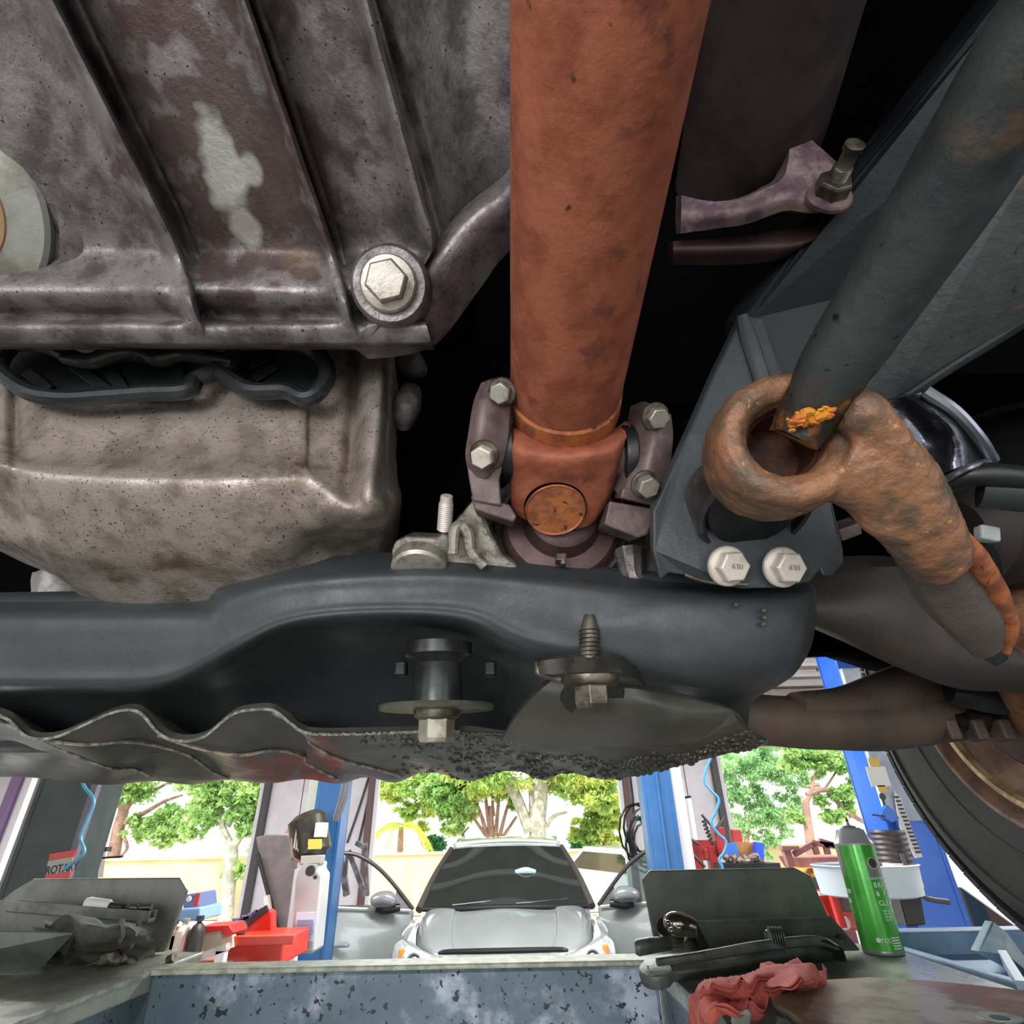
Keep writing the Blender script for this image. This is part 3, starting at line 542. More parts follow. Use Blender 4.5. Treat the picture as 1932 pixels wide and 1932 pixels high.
# ---------------------------------------------------------------- frame rails and bars in the dark
fr = thing('frame_rail', P(1750, 700, .36), 'dark green-grey box section frame rail at upper right behind the round bar', 'frame rail')
rows = [R_([(1690, 480, .40), (1650, 620, .40), (1625, 700, .40), (1600, 770, .40)]), R_([(1800, 420, .36), (1760, 560, .36), (1720, 650, .36), (1690, 760, .37)]), R_([(1960, 290, .33), (1940, 420, .335), (1930, 520, .34), (1720, 752, .37)]), R_([(2150, 250, .31), (2150, 400, .315), (2100, 540, .33), (1745, 742, .372)])]
pl = [P(1600, 770, .40), P(1640, 600, .385), P(1720, 420, .365), P(1850, 250, .34), P(2080, 80, .30), P(2140, 420, .31), P(1932, 612, .352), P(1760, 722, .38), P(1690, 762, .39)]
obj('web', MB().prism(pl, (.0, .05, .05)), greyb, fr, smooth=False, bevel=.004)
mb = MB().tube([P(1690, 762, .387), P(1800, 690, .37), P(1932, 608, .352), P(2120, 470, .31)], .004, 10, flat=.8, sub=4); obj('lower_lip', mb, greyb, fr)
bs = thing('brace_bar', P(1430, 640, .42), 'wide black brace bar slanting behind the round bar toward the upper right', 'bar')
obj('brace', MB().prism([P(1430, 760, .41), P(1400, 600, .42), P(1540, 420, .40), P(1700, 230, .37), P(1880, 0, .33), P(2000, -150, .31), P(2150, -60, .31), P(1900, 200, .345), P(1740, 390, .38), P(1620, 560, .40), P(1540, 760, .41)], (0, .03, .03)), M('black_brace', '1d2124', '14171a', 20, .6, 0, .3, 160), bs, smooth=False, bevel=.006)
# ---------------------------------------------------------------- exhaust with flange
exo = thing('exhaust_pipe', P(1420, 400, .42), 'dark brown exhaust pipe with mottled mauve flange, just right of the rusty drive shaft', 'exhaust')
mb = MB().tube([P(1520, -260, .30), P(1520, -260, .30)+V((.12, -.8, .05))], .052, 40); mb.tube([P(1520, -260, .30), P(1470, 0, .35), P(1430, 200, .40), P(1395, 345, .45)], [.052, .05, .05, .05], 40, sub=6); obj('pipe', mb, exh, exo)
ring = [(1285, 368, .395), (1340, 380, .39), (1400, 374, .385), (1450, 352, .382), (1480, 330, .38), (1492, 270, .38), (1500, 235, .385)]
outr = [(1285, 440, .40), (1350, 432, .395), (1420, 420, .388), (1480, 398, .383), (1545, 402, .38), (1600, 385, .38), (1605, 330, .384)]
tmid = [(p[0]*.5+q[0]*.5, p[1]*.5+q[1]*.5, (p[2]+q[2])/2-.004) for p, q in zip(ring, outr)]
mb = MB().sheet([R_(ring), R_(tmid), R_(outr)], 6, 5, (0, .008, .012)); rough_up(mb, .0006, 90); obj('flange', mb, mauve, exo)
obj('flange_web', MB().prism(R_([(1480, 330, .384), (1498, 235, .386), (1530, 270, .386), (1560, 320, .384), (1600, 330, .384), (1595, 385, .382), (1500, 400, .384)]), (0, .008, .01)), mauve, exo, smooth=False, bevel=.001)
sn = V((.35, -.55, -.35)); c = P(1562, 372, .376); 
n_ = (P(1612, 275, .345)-c).normalized()
b_ = bolt(exo, c, n_, .0115, .010, .0155, oldbolt, mauve, name='nut', phase=.3, fh=.003)
K = 22; LL = (P(1612, 275, .345)-c).length
mb = MB().lathe(c, n_, [(.0056 + (.0007 if k % 2 else 0), .01+(LL*.62-.01)*k/K) for k in range(K)] + [(.0048, LL*.65), (.005, LL*.9), (.0062, LL*.93), (.0062, LL*1.03), (.005, LL*1.05), (0, LL*1.05)], 16); obj('stud', mb, oldbolt, exo, ang=50)
mb = MB().sheet([R_([(1270, 455, .41), (1400, 445, .405), (1520, 425, .40), (1580, 405, .40)]), R_([(1270, 475, .41), (1400, 468, .40), (1500, 462, .395), (1545, 450, .395)]), R_([(1270, 500, .42), (1380, 500, .41), (1460, 492, .405), (1500, 480, .41)])], 6, 5, (0, .008, .01)); obj('clamp_band', mb, M('dark_band', '3a2524', '2a1c1c', 30, .5, .3), exo)
# ---------------------------------------------------------------- control arms
ca_ = thing('lower_control_arm', P(1650, 1340, .6), 'brownish curved lower control arm reaching to the wheel, lowest of the arms', 'control arm')
mb = MB().tube([P(1330, 1330, .5), P(1400, 1352, .52), P(1500, 1362, .56), P(1650, 1362, .62), P(1780, 1345, .66), P(1900, 1335, .70), P(2050, 1330, .75)], [.014, .021, .025, .030, .032, .032, .03], 28, flat=1, sub=6); rough_up(mb, .001, 25); obj('front_tube', mb, brownarm, ca_)
mb = MB().tube([P(1500, 1400-70, .55), P(1600, 1330, .6), P(1700, 1300, .64), P(1800, 1280, .68), P(1960, 1250, .72)], [.012, .02, .026, .03, .036], 24, sub=5); rough_up(mb, .0012, 25); obj('upper_web', mb, brownarm, ca_)
mb = MB().tube([P(1790, 1362, .63), P(1860, 1358, .64), P(1960, 1360, .66)], [.012, .016, .016], 16, sub=4); rough_up(mb, .003, 60); obj('ball_joint_housing', mb, M('greasy_black', '15120f', '2a221c', 60, .4, 0, .6, 120), ca_)
mb = MB()
for x in (1790, 1840, 1890, 1925): mb.box(P(x, 1378, .62), (.014, .02, .022))
obj('fixing_nut', mb, brownarm, ca_, smooth=False, bevel=.003)
rc = thing('rear_control_arm', P(1700, 1230, .5), 'dark brown swept arm crossing above the lower control arm behind the rusty arm', 'control arm')
rows = [R_([(1520, 1090, .47), (1640, 1070, .47), (1760, 1080, .48), (1850, 1150, .50), (1932, 1190, .52), (2080, 1230, .55)]),
        R_([(1528, 1130, .45), (1640, 1130, .45), (1740, 1160, .46), (1830, 1215, .48), (1932, 1240, .50), (2080, 1260, .53)]),
        R_([(1530, 1160, .445), (1620, 1178, .445), (1720, 1215, .455), (1820, 1255, .475), (1932, 1268, .50), (2080, 1280, .53)]),
        R_([(1532, 1178, .455), (1600, 1200, .455), (1700, 1245, .465), (1810, 1285, .485), (1932, 1290, .51), (2080, 1300, .54)]),
        R_([(1532, 1185, .48), (1600, 1215, .48), (1700, 1262, .49), (1810, 1300, .51), (1932, 1305, .53), (2080, 1310, .55)])]
obj('pressed_arm', MB().sheet(rows, 6, 5, (0, .02, .02)), M('dark_brown_arm', '3a3531', '574841', 8, .5, .1, .2, 140, .5, .75), rc)
kn = thing('steering_knuckle', P(1932, 1250, .55), 'brown rusty knuckle at the right edge above the tyre', 'knuckle')
mb = MB().tube([P(1915, 1130, .5), P(1930, 1200, .52), P(1960, 1260, .56), P(2000, 1330, .6)], [.022, .03, .04, .05], 18, sub=5); rough_up(mb, .004, 30, 3); obj('knuckle_body', mb, M('knuckle_rust', '9a6a4c', '6a4636', 25, .7, .1, .6, 90), kn)
mb = MB().tube([P(1790, 1305, .6), P(1850, 1318, .6), P(1932, 1322, .6)], [.010, .014, .014], 14, sub=4); rough_up(mb, .003, 60); obj('rubber_boot', mb, blackr, kn)
bpn = MB().prism([P(1560, 1240, .9), P(1600, 1170, .9), P(1900, 1200, .9), P(1900, 1330, .9), P(1760, 1330, .9), P(1700, 1305, .9)], (0, .02, .01))
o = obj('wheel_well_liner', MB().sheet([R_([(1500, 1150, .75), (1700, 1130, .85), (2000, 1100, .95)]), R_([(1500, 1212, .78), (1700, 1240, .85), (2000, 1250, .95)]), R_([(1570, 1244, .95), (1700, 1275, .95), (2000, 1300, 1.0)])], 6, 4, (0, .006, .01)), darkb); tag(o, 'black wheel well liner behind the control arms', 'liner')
# ---------------------------------------------------------------- shiny boot, hoses, sensor
bt = thing('metal_heat_shield', P(1760, 850, .34), 'shiny dark folded heat shield right of the rusty arm', 'heat shield')
rows = [R_([(1655, 765, .37), (1690, 752, .36), (1722, 745, .35), (1745, 738, .345)]),
        R_([(1690, 800, .36), (1725, 790, .355), (1760, 775, .34), (1795, 768, .345)]),
        R_([(1720, 850, .355), (1760, 840, .35), (1800, 815, .335), (1840, 812, .345)]),
        R_([(1740, 905, .35), (1775, 895, .34), (1820, 878, .335), (1870, 868, .35)])]
obj('shield_skin', MB().sheet(rows, 6, 6, (0, .004, .004)), M('shiny_dark_metal', '5a5d64', '3c3f45', 30, .22, .85, .15, 60), bt)
mb = MB().tube([P(1745, 738, .342), P(1800, 775, .338), P(1845, 825, .338), P(1872, 868, .345)], .004, 10, sub=5); mb.tube([P(1872, 868, .345), P(1820, 885, .335), P(1770, 912, .345)], .0022, 8, sub=4); obj('rolled_edge', mb, M('shiny_edge', '7d8088', rough=.25, metal=.8), bt)
h1 = obj('brake_hose', MB().tube([P(1740, 940, .36), P(1790, 910, .35), P(1850, 895, .34), P(1960, 905, .33)], [.006, .007, .0075, .0075], 14, sub=5), blackr); tag(h1, 'thin black hose below the shiny shield', 'hose')
h2 = obj('air_hose', MB().tube([P(1850, 918, .35), P(1932, 925, .34), P(2030, 935, .33)], [.0135, .0135, .0135], 16, sub=4), M('grey_rubber_tube', '32383a', rough=.5)); tag(h2, 'thicker grey-black tube end at the right edge below shiny shield', 'hose')
sn_ = thing('wheel_sensor_plug', P(1860, 1010, .36), 'small pale sensor plug with black lead beside the rusty arm', 'plug')
mb = MB().box(P(1862, 1008, .36), (.012, .008, .010), frame(V((1, 0, -.25)), V((0, 1, .2)))); obj('plug_body', mb, M('pale_plug', 'b8bcbc', 'a0a4a4', 60, .4), sn_, smooth=False, bevel=.0015)
obj('plug_lead', MB().tube([P(1868, 1022, .36), P(1882, 1050, .37), P(1888, 1080, .38)], .003, 10, sub=4), blackr, sn_)
cv = thing('drive_axle_boot', P(1860, 1100, .45), 'dark brown ribbed axle boot deep in the wheel well', 'axle boot')
mb = MB(); a = P(1780, 1010, .46); t = P(1990, 1000, .55)-a
mb.lathe(a, t, [(.03 + .012*(k % 2) + .002*k, t.length*k/10) for k in range(11)], 28); obj('bellows', mb, M('dark_brown_rubber', '1d1614', '2b1d18', 20, .6), cv)
mb = MB()
for k in range(7): mb.tube([P(1810+k*14, 880, .5), P(1850+k*10, 800, .5), P(1932, 760+k*8, .5)], .005, 8, sub=3)
# ---------------------------------------------------------------- underbody dark shell
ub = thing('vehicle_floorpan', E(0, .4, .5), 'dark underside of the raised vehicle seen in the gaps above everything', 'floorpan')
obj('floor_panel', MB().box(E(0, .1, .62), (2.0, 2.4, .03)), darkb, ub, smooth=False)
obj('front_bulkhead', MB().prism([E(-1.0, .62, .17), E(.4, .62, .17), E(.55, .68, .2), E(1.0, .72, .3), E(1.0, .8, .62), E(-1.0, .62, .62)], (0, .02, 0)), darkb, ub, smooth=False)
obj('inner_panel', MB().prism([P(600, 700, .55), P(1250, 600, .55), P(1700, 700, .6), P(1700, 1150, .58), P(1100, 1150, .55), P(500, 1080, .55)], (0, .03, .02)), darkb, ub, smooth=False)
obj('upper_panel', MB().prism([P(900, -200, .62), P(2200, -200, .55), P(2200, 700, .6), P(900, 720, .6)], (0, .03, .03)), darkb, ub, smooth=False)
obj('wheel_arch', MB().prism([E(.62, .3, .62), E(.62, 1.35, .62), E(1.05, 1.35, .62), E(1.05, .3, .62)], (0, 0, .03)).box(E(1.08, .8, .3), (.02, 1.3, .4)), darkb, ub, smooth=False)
# ---------------------------------------------------------------- wheel
wh = thing('front_wheel', E(.89, .86, -.19), 'big black truck tyre on a brown wheel at the right edge', 'wheel')
wc = E(.89, .86, .205); wa = V((-1, -.04, .0)).normalized()
T = .4
prof = [(.228, .118), (.234, .134), (.262, .138), (.31, .139), (.355, .133), (.382, .118), (.395, .10), (.401, .05), (.402, 0), (.401, -.05), (.395, -.10), (.355, -.132), (.25, -.14), (.228, -.115)]
tyre = M('tyre_rubber', '343735', '3c3f3b', 12, .75, 0, .2, 120)
tyr = obj('tyre', MB().lathe(wc, wa, prof, 96, closed=True), tyre, wh, ang=60)
mb = MB()
for k in range(76):
    a = 2*pi*k/76
    for s_, w0 in ((.108, .036), (.06, .03), (.0, .03), (-.06, .03), (-.108, .036)):
        rad = V((0, cos(a+.02*s_*10), sin(a+.02*s_*10))); c = wc + rad*(.4005 if abs(s_) < .1 else .394) + wa*s_
        mb.box(c, (w0*1.3, .030, .009), frame(wa, rad.cross(wa)))
obj('tread_block', mb, tyre, tyr, kind='stuff', smooth=False)
mb = MB().lathe(wc, wa, [(.27, .138), (.272, .1402), (.276, .1402), (.278, .138)], 96, closed=True); mb.lathe(wc, wa, [(.345, .1345), (.347, .138), (.350, .1378), (.352, .133)], 96, closed=True); obj('sidewall_ring', mb, tyre, tyr)
mb = MB()
for (a0, a1) in ((150, 158), (163, 168), (172, 186), (200, 208), (214, 226)):
    for r_ in (.295, .325):
        for k in range(int((a1-a0)/1.6)):
            a = radians(a0+k*1.6); rad = V((0, -cos(a), sin(a))); mb.box(wc + rad*r_ + wa*.1395, (.002, .0035, .018 if k % 3 else .012), frame(wa, rad.cross(wa)))
obj('sidewall_lettering', mb, tyre, tyr, kind='stuff', smooth=False)
rimm = M('rusty_wheel_rim', '7c5f4c', '5a4438', 20, .5, .3, .3, 120, c3='8c7350', s3=6)
mb = MB().lathe(wc, wa, [(0, -.05), (.215, -.05), (.229, .120), (.236, .134), (.234, .139), (.226, .138), (.218, .126), (.19, .118), (.17, .108), (.12, .09), (.05, .08), (0, .08)], 80); obj('rim', mb, rimm, wh, ang=50)
mb = MB().lathe(wc, wa, [(.212, .120), (.208, .131), (.200, .131), (.196, .116)], 80, closed=True); obj('rim_lip', mb, M('worn_tan_edge', 'c2ab80', '8c7454', 30, .5, .2), wh, label='worn tan edge ring of the wheel rim')
mb = MB().lathe(wc, wa, [(.15, .08), (.15, .115), (.145, .12), (.06, .12), (.06, .13), (0, .13)], 48); obj('brake_drum', mb, M('dark_rusty_drum', '40241e', '2b1a18', 20, .7, .2), wh)
# ================================================================ LIFT
ZP = -.195
beamm = M('blue_grey_worn_paint', '64767d', '51636c', 5, .4, .2, .15, 160, .4, .65, 'a9b0c0', 6, .53, .66, spk=(75, .63, .65, '23272c'))
deckm = M('oily_grey_deck', '9da296', '83887d', 12, .26, .2, .12, 140, .4, .65, rough2=.5)
edgem = M('pale_worn_edge', '9aa39a', '757e76', 30, .4, .2)
platem = M('dark_steel_plate', '7f8079', '6b6d66', 14, .5, .25, .15, 200)
cb = thing('lift_crossbeam', E(-.2, 1.28, -.7), 'blue-grey worn steel crossbeam along the bottom edge of the picture', 'lift beam')
XL, XR = -.645, .235
mb = MB().box(E((XL+XR)/2, 1.262, -.365), (XR-XL, .05, .33)); obj('beam_body', mb, beamm, cb, smooth=False, bevel=.006)
mb = MB().box(E((XL+XR)/2, 1.258, -.196), (XR-XL+.02, .062, .008)); obj('top_flange', mb, M('beam_top', 'b0b49f', '8a8f7e', 40, .35, .1), cb, smooth=False, bevel=.002)
def deck(name, pts, label, m_, thick=.03, skirt=.3):
    t = thing(name, EYE+V((pts[0][0], pts[0][1], ZP-skirt)), label, 'lift runway')
    obj('deck_plate', MB().prism([E(x, y, ZP) for x, y in pts], (0, 0, -thick)), m_, t, smooth=False, bevel=.004)
    return t
lr = deck('left_runway', [(XL, -.6), (XL, 1.42), (-1.35, 1.62), (-1.35, -.6)], 'grey oily steel runway deck of the lift at bottom left', deckm)
obj('side_skirt', MB().prism([E(XL-.012, -.6, ZP-.03), E(XL-.012, 1.42, ZP-.03), E(XL-.012, 1.42, ZP-.32), E(XL-.012, -.6, ZP-.32)], (-.01, 0, 0)), beamm, lr, smooth=False, bevel=.003)
obj('worn_edge', MB().bar(E(XL+.001, -.6, ZP-.002), E(XL+.001, 1.23, ZP-.002), .006, .006), edgem, lr)
rr_ = deck('right_runway', [(XR, -.6), (XR, 1.37), (.655, 1.37), (.69, 1.28), (.677, .98), (.66, .3), (.65, -.6)], 'grey steel runway deck at bottom right carrying tools and the green can', deckm)
obj('side_skirt', MB().prism([E(XR+.012, -.6, ZP-.03), E(XR+.012, 1.3, ZP-.03), E(XR+.012, 1.3, ZP-.32), E(XR+.012, -.6, ZP-.32)], (.01, 0, 0)), beamm, rr_, smooth=False, bevel=.003)
obj('worn_edge', MB().bar(E(XR-.001, -.6, ZP-.002), E(XR-.001, 1.2, ZP-.002), .006, .006), edgem, rr_)
bluem = M('faded_blue_steel', '7d9ab4', '6a88a6', 12, .45, .1, .1, 90)
wr = thing('outer_blue_runway', E(.95, .4, -.5), 'faded light blue recessed runway under the wheel at the right edge', 'lift runway')
obj('tray_floor', MB().box(E(1.0, .4, -.23), (.58, 2.0, .02)), bluem, wr, smooth=False)
obj('tray_rim', MB().box(E(1.0, 1.42, -.205), (.6, .05, .045)), bluem, wr, smooth=False, bevel=.004)
obj('tray_rim', MB().box(E(.72, .4, -.212), (.02, 2.0, .03)), bluem, wr, smooth=False, bevel=.003)
obj('skid_pad', MB().box(E(.92, .84, -.208), (.3, .34, .022)), bluem, wr, smooth=False, bevel=.003)
obj('wheel_stop', MB().prism([PY(1845, 1795, 1.25), PY(1872, 1738, 1.3), PY(1900, 1760, 1.3), PY(1985, 1870, 1.2), PY(1900, 1800, 1.22)], (0, .02, 0)), M('pale_blue_flap', '8fb0b8', '7a9aa6', 14, .5), wr, smooth=False, bevel=.002, label='pale turquoise upturned stop flap')
obj('rail_line', MB().bar(PZ(1885, 1790, -.2), PZ(1932, 1868, -.2), .012, .02), M('pale_rail', 'a9b5c2', rough=.4, metal=.2), wr)
# left end stop plate with clutter
ls = thing('left_stop_plate', E(-.9, 1.4, ZP), 'grey upright wheel stop plate with cut corners at lower left', 'stop plate')
obj('plate', MB().prism([PY(x, y, 1.4) for x, y in ((-120, 1770), (-90, 1700), (0, 1700), (25, 1680), (62, 1658), (338, 1656), (352, 1680), (330, 1740), (310, 1796), (-120, 1830))], (0, .012, .0)), platem, ls, smooth=False, bevel=.003)
def chan(name, a, b, w, h, mt, label, cat):
    t = thing(name, (a+b)/2 - V((0, 0, h/2)), label, cat)
    obj('web', MB().bar(a, b, w, h*.3), mt, t, smooth=False, bevel=.001)
    up = V((0, 0, 1)); obj('lip', MB().bar(a+V((0, -w/2, h*.3)), b+V((0, -w/2, h*.3)), w*.2, h*.8), mt, t, smooth=False, bevel=.001)
    obj('lip', MB().bar(a+V((0, w/2, h*.3)), b+V((0, w/2, h*.3)), w*.2, h*.8), mt, t, smooth=False, bevel=.001); return t
chan('steel_channel', PY(20, 1716, 1.33), PY(286, 1736, 1.33), .022, .022, M('channel_grey', '74766f', '5c5e58', 30, .45, .3), 'grey steel channel strip lying across left stop plate', 'channel')
mk_ = thing('marker', PY(210, 1708, 1.37), 'white capped black marker lying on the grey channel strip', 'marker')
obj('cap', MB().tube([PY(162, 1704, 1.33), PY(168, 1704, 1.33), PY(205, 1708, 1.33), PY(208, 1708, 1.33)], [.008, .0105, .0095, .008], 18), M('white_plastic', 'e6e8e2', rough=.4), mk_)
obj('barrel', MB().tube([PY(204, 1709, 1.33), PY(232, 1712, 1.33)], .0065, 14), blackr, mk_)
sc_ = thing('socket_adapter', PY(275, 1714, 1.36), 'small chrome tipped black socket near the end of the channel', 'socket')
obj('socket_body', MB().tube([PY(245, 1712, 1.34), PY(262, 1713, 1.34), PY(263, 1713, 1.34), PY(286, 1712, 1.34)], [.006, .0085, .006, .0065], 14), M('dark_chrome', '5a5c58', rough=.25, metal=.8), sc_)
ll = thing('slotted_ramp_plate', E(-1.0, 1.2, ZP), 'light grey folded ramp plate with a round hole at the left edge', 'plate')
o = obj('ramp', MB().prism([PZ(-160, 1750, -.125), PZ(138, 1757, -.125), PZ(72, 1828, -.188), PZ(-220, 1832, -.188)], (0, .004, -.004)), M('ramp_grey', '80837c', '6c6f69', 20, .4, .3), ll, smooth=False, bevel=.0015)
c = PZ(68, 1804, -.168); n_ = V((0, -.3, 1))
obj('hole', MB().lathe(c+V((0, -.001, .004)), V((-.05, -.42, .9)), [(0, .001), (.009, .001), (.0095, 0)], 20, sy=.8), blackr, ll)
obj('fold', MB().prism([PZ(138, 1757, -.125), PZ(60, 1748, -.122), PZ(120, 1800, -.17), PZ(160, 1800, -.19)], (0, .006, -.004)), platem, ll, smooth=False)
# clutter: clamps, gloves
cl_ = thing('black_tool_pouch', PZ(150, 1790, ZP), 'black crumpled tool pouch behind the ramp plate', 'pouch')
rows = [[PZ(80, 1738, -.11), PZ(140, 1730, -.105), PZ(220, 1745, -.12), PZ(285, 1750, -.13)], [PZ(90, 1760, -.135), PZ(150, 1755, -.12), PZ(230, 1762, -.13), PZ(290, 1770, -.15)], [PZ(90, 1800, -.19), PZ(150, 1800, -.17), PZ(230, 1790, -.165), PZ(285, 1790, -.18)], [PZ(90, 1815, -.19), PZ(150, 1818, -.192), PZ(230, 1815, -.193), PZ(280, 1805, -.193)]]
mb = MB().sheet(rows, 7, 7, (0, .01, -.004)); rough_up(mb, .012, 28, 4); obj('pouch_cloth', mb, M('black_cloth', '55564e', '404139', 20, .8), cl_)
obj('strap', MB().tube([PZ(230, 1735, -.11), PZ(232, 1760, -.13), PZ(226, 1775, -.145)], .004, 8, sub=3), platem, cl_); obj('strap', MB().tube([PZ(262, 1740, -.12), PZ(255, 1765, -.14), PZ(248, 1785, -.16)], .004, 8, sub=3), platem, cl_)
gl = MB().sheet([[PZ(180, 1806, -.18), PZ(210, 1800, -.17), PZ(240, 1802, -.18)], [PZ(185, 1815, -.185), PZ(215, 1812, -.178), PZ(250, 1808, -.188)], [PZ(185, 1820, -.19), PZ(215, 1819, -.19), PZ(255, 1812, -.191)]], 8, 8, (0, .004, -.003)); rough_up(gl, .008, 60, 2)
o = obj('dirty_rag', gl, M('dirty_rag_cloth', '7b7768', '55503f', 50, .85)); tag(o, 'small dirty beige rag crumpled on the left runway deck', 'rag')
pc = obj('pipe_offcut', MB().tube([PZ(318, 1812, -.19), PZ(330, 1806, -.185)], .008, 12), oldbolt); tag(pc, 'little metal offcut at the inner corner of the left runway', 'offcut')
# right stop plate
rs = thing('right_stop_plate', E(.43, 1.38, ZP), 'dark grey upright wheel stop plate with cut corners right of the silver car', 'stop plate')
obj('plate', MB().prism([PY(x, y, 1.38) for x, y in ((1212, 1660), (1226, 1642), (1500, 1637), (1530, 1652), (1566, 1735), (1590, 1790), (1250, 1795), (1235, 1776))], (0, .012, 0)), M('dark_plate', '5b5e53', '4c5047', 14, .5, .2, .15, 200), rs, smooth=False, bevel=.003)
rp_ = thing('folded_ramp_bracket', E(.5, 1.25, ZP), 'grey folded ramp bracket with a round hole in front of right stop plate', 'bracket')
obj('ramp', MB().prism([PZ(1314, 1735, -.128), PZ(1568, 1727, -.128), PZ(1622, 1790, -.186), PZ(1345, 1797, -.186)], (0, .004, -.004)), MATS['ramp_grey'], rp_, smooth=False, bevel=.0015)
obj('side_flange', MB().prism([PZ(1314, 1735, -.128), PZ(1345, 1797, -.186), PZ(1318, 1800, -.192), PZ(1298, 1745, -.15)], (0, .006, -.001)), blackr, rp_, smooth=False)
obj('hole', MB().lathe(PZ(1587, 1769, -.16), V((0, -.42, .9)), [(0, .001), (.0085, .001), (.009, 0)], 20), blackr, rp_)
# chrome air tool
chrome = M('smoky_chrome', '8a857c', '6a665e', 30, .16, .9)
at_ = thing('air_ratchet', PZ(1280, 1785, ZP), 'chrome air tool head lying beside the folded ramp bracket', 'air tool')
mb = MB().tube([PZ(1262, 1738, -.13), PZ(1272, 1742, -.132), PZ(1292, 1745, -.135), PZ(1312, 1752, -.14)], [.012, .017, .0165, .013], 22, sub=4); obj('tool_body', mb, chrome, at_)
mb = MB().tube([PZ(1255, 1748, -.145), PZ(1265, 1762, -.158), PZ(1285, 1770, -.165)], [.015, .017, .012], 18, sub=4); obj('tool_head', mb, chrome, at_)
mb = MB().tube([PZ(1292, 1768, -.165), PZ(1303, 1778, -.173), PZ(1308, 1784, -.178), PZ(1312, 1790, -.183)], [.010, .0125, .011, .006], 16); obj('spindle', mb, chrome, at_)
for q in ((1256, 1742), (1262, 1756), (1276, 1750)): obj('screw', MB().ball(PZ(q[0], q[1], -.13)-V((0, .017, -.002)), .0045, 10), chrome, at_)
# long bar tool
lt = thing('long_pry_tool', PZ(1400, 1835, ZP), 'long dark steel bar tool with rounded end lying above the red rag', 'bar tool')
dk = M('dark_tool_steel', '5d635d', '494f4a', 30, .5, .5, .2)
rows = [[PZ(1222, 1822, -.165), PZ(1232, 1812, -.163), PZ(1330, 1800, -.16), PZ(1420, 1786, -.158), PZ(1560, 1778, -.158)], [PZ(1222, 1840, -.178), PZ(1240, 1842, -.178), PZ(1340, 1830, -.176), PZ(1430, 1816, -.176), PZ(1572, 1800, -.176)], [PZ(1232, 1850, -.190), PZ(1250, 1856, -.192), PZ(1345, 1843, -.192), PZ(1435, 1828, -.192), PZ(1575, 1812, -.192)]]
obj('bar', MB().sheet(rows, 6, 5, (0, .03, 0)), dk, lt)
obj('round_end', MB().lathe(PZ(1236, 1826, -.168), V((-.1, -.3, 1)), [(.022, -.016), (.024, -.006), (.022, .0), (.012, .002), (0, .002)], 28), dk, lt)
mb = MB().tube([PZ(1240, 1815, -.158), PZ(1330, 1803, -.155), PZ(1430, 1786, -.152), PZ(1540, 1775, -.15), PZ(1580, 1788, -.16)], [.005, .006, .007, .007, .004], 10, sub=4); obj('upper_flange', mb, dk, lt)
mb = MB().tube([PZ(1450, 1770, -.145), PZ(1462, 1766, -.143), PZ(1478, 1766, -.143)], [.010, .0115, .010], 14, sub=3); o_ = obj('adjuster', mb, dk, lt)
for k in range(6): obj('knurl', MB().tube([PZ(1452+k*4.6, 1767, -.1415), PZ(1454+k*4.6, 1767, -.1415)], .0125, 14), dk, o_)
mb = MB().tube([PZ(1405, 1781, -.15), PZ(1455, 1775, -.147)], .0025, 8); obj('pin', mb, blackr, lt)
obj('foot_block', MB().prism([PZ(1555, 1772, -.145), PZ(1592, 1790, -.16), PZ(1600, 1815, -.19), PZ(1565, 1808, -.19), PZ(1545, 1785, -.16)], (0, .02, -.003)), M('foot_black', '2e322e', rough=.4), lt, smooth=False, bevel=.002)
hn = thing('hose_fitting', PZ(1215, 1800, ZP), 'dark ribbed hose fitting at the inner corner of right runway', 'fitting')
obj('fitting_body', MB().tube([PZ(1198, 1788, -.17), PZ(1204, 1788, -.17), PZ(1225, 1784, -.168), PZ(1262, 1780, -.168)], [.009, .012, .012, .010], 16), dk, hn)
# rag: cloth draped over corner of runway
ragm = M('red_shop_cloth', 'bd5c50', 'a34a42', 30, .9, 0, .35, 200)
def rag_h(x, y): return P(x, y, 1)
rows = [[(1430, 1838, .035), (1455, 1815, .045), (1500, 1812, .05), (1545, 1818, .05), (1558, 1828, .035)],
        [(1385, 1852, .02), (1420, 1840, .045), (1470, 1840, .05), (1520, 1836, .055), (1560, 1842, .035)],
        [(1340, 1852, .025), (1380, 1850, .055), (1440, 1856, .04), (1500, 1852, .06), (1555, 1855, .02)],
        [(1312, 1862, .03), (1350, 1862, .05), (1415, 1862, .045), (1465, 1862, .035), (1530, 1862, .012)],
        [(1302, 1885, .02), (1335, 1878, .035), (1385, 1890, .03), (1430, 1880, .04), (1490, 1875, .015)],
        [(1299, 1925, -.02), (1325, 1905, .025), (1350, 1902, .035), (1385, 1895, .04), (1450, 1888, .02)],
        [(1299, 1975, -.08), (1320, 1955, -.02), (1335, 1935, .005), (1350, 1915, .022), (1385, 1900, .03)]]
mb = MB().sheet([[PZ(x, y, ZP+h) for x, y, h in r] for r in rows], 14, 12, (0, .001, -.003)); 
from mathutils import noise as NZ
mb.v = [q + V((0, 0, 1))*(.010*(1-abs(NZ.noise((q+V((3, 1, 0)))*22))*2.2) - .006) + NZ.noise_vector(q*30)*.002 for q in mb.v]
o = obj('red_shop_rag', mb, ragm, ang=180); tag(o, 'crumpled red shop rag draped over the tools at bottom right', 'rag')
ut = thing('air_gun', PZ(1400, 1925, ZP), 'dark grey tool half hidden under the red rag', 'tool')
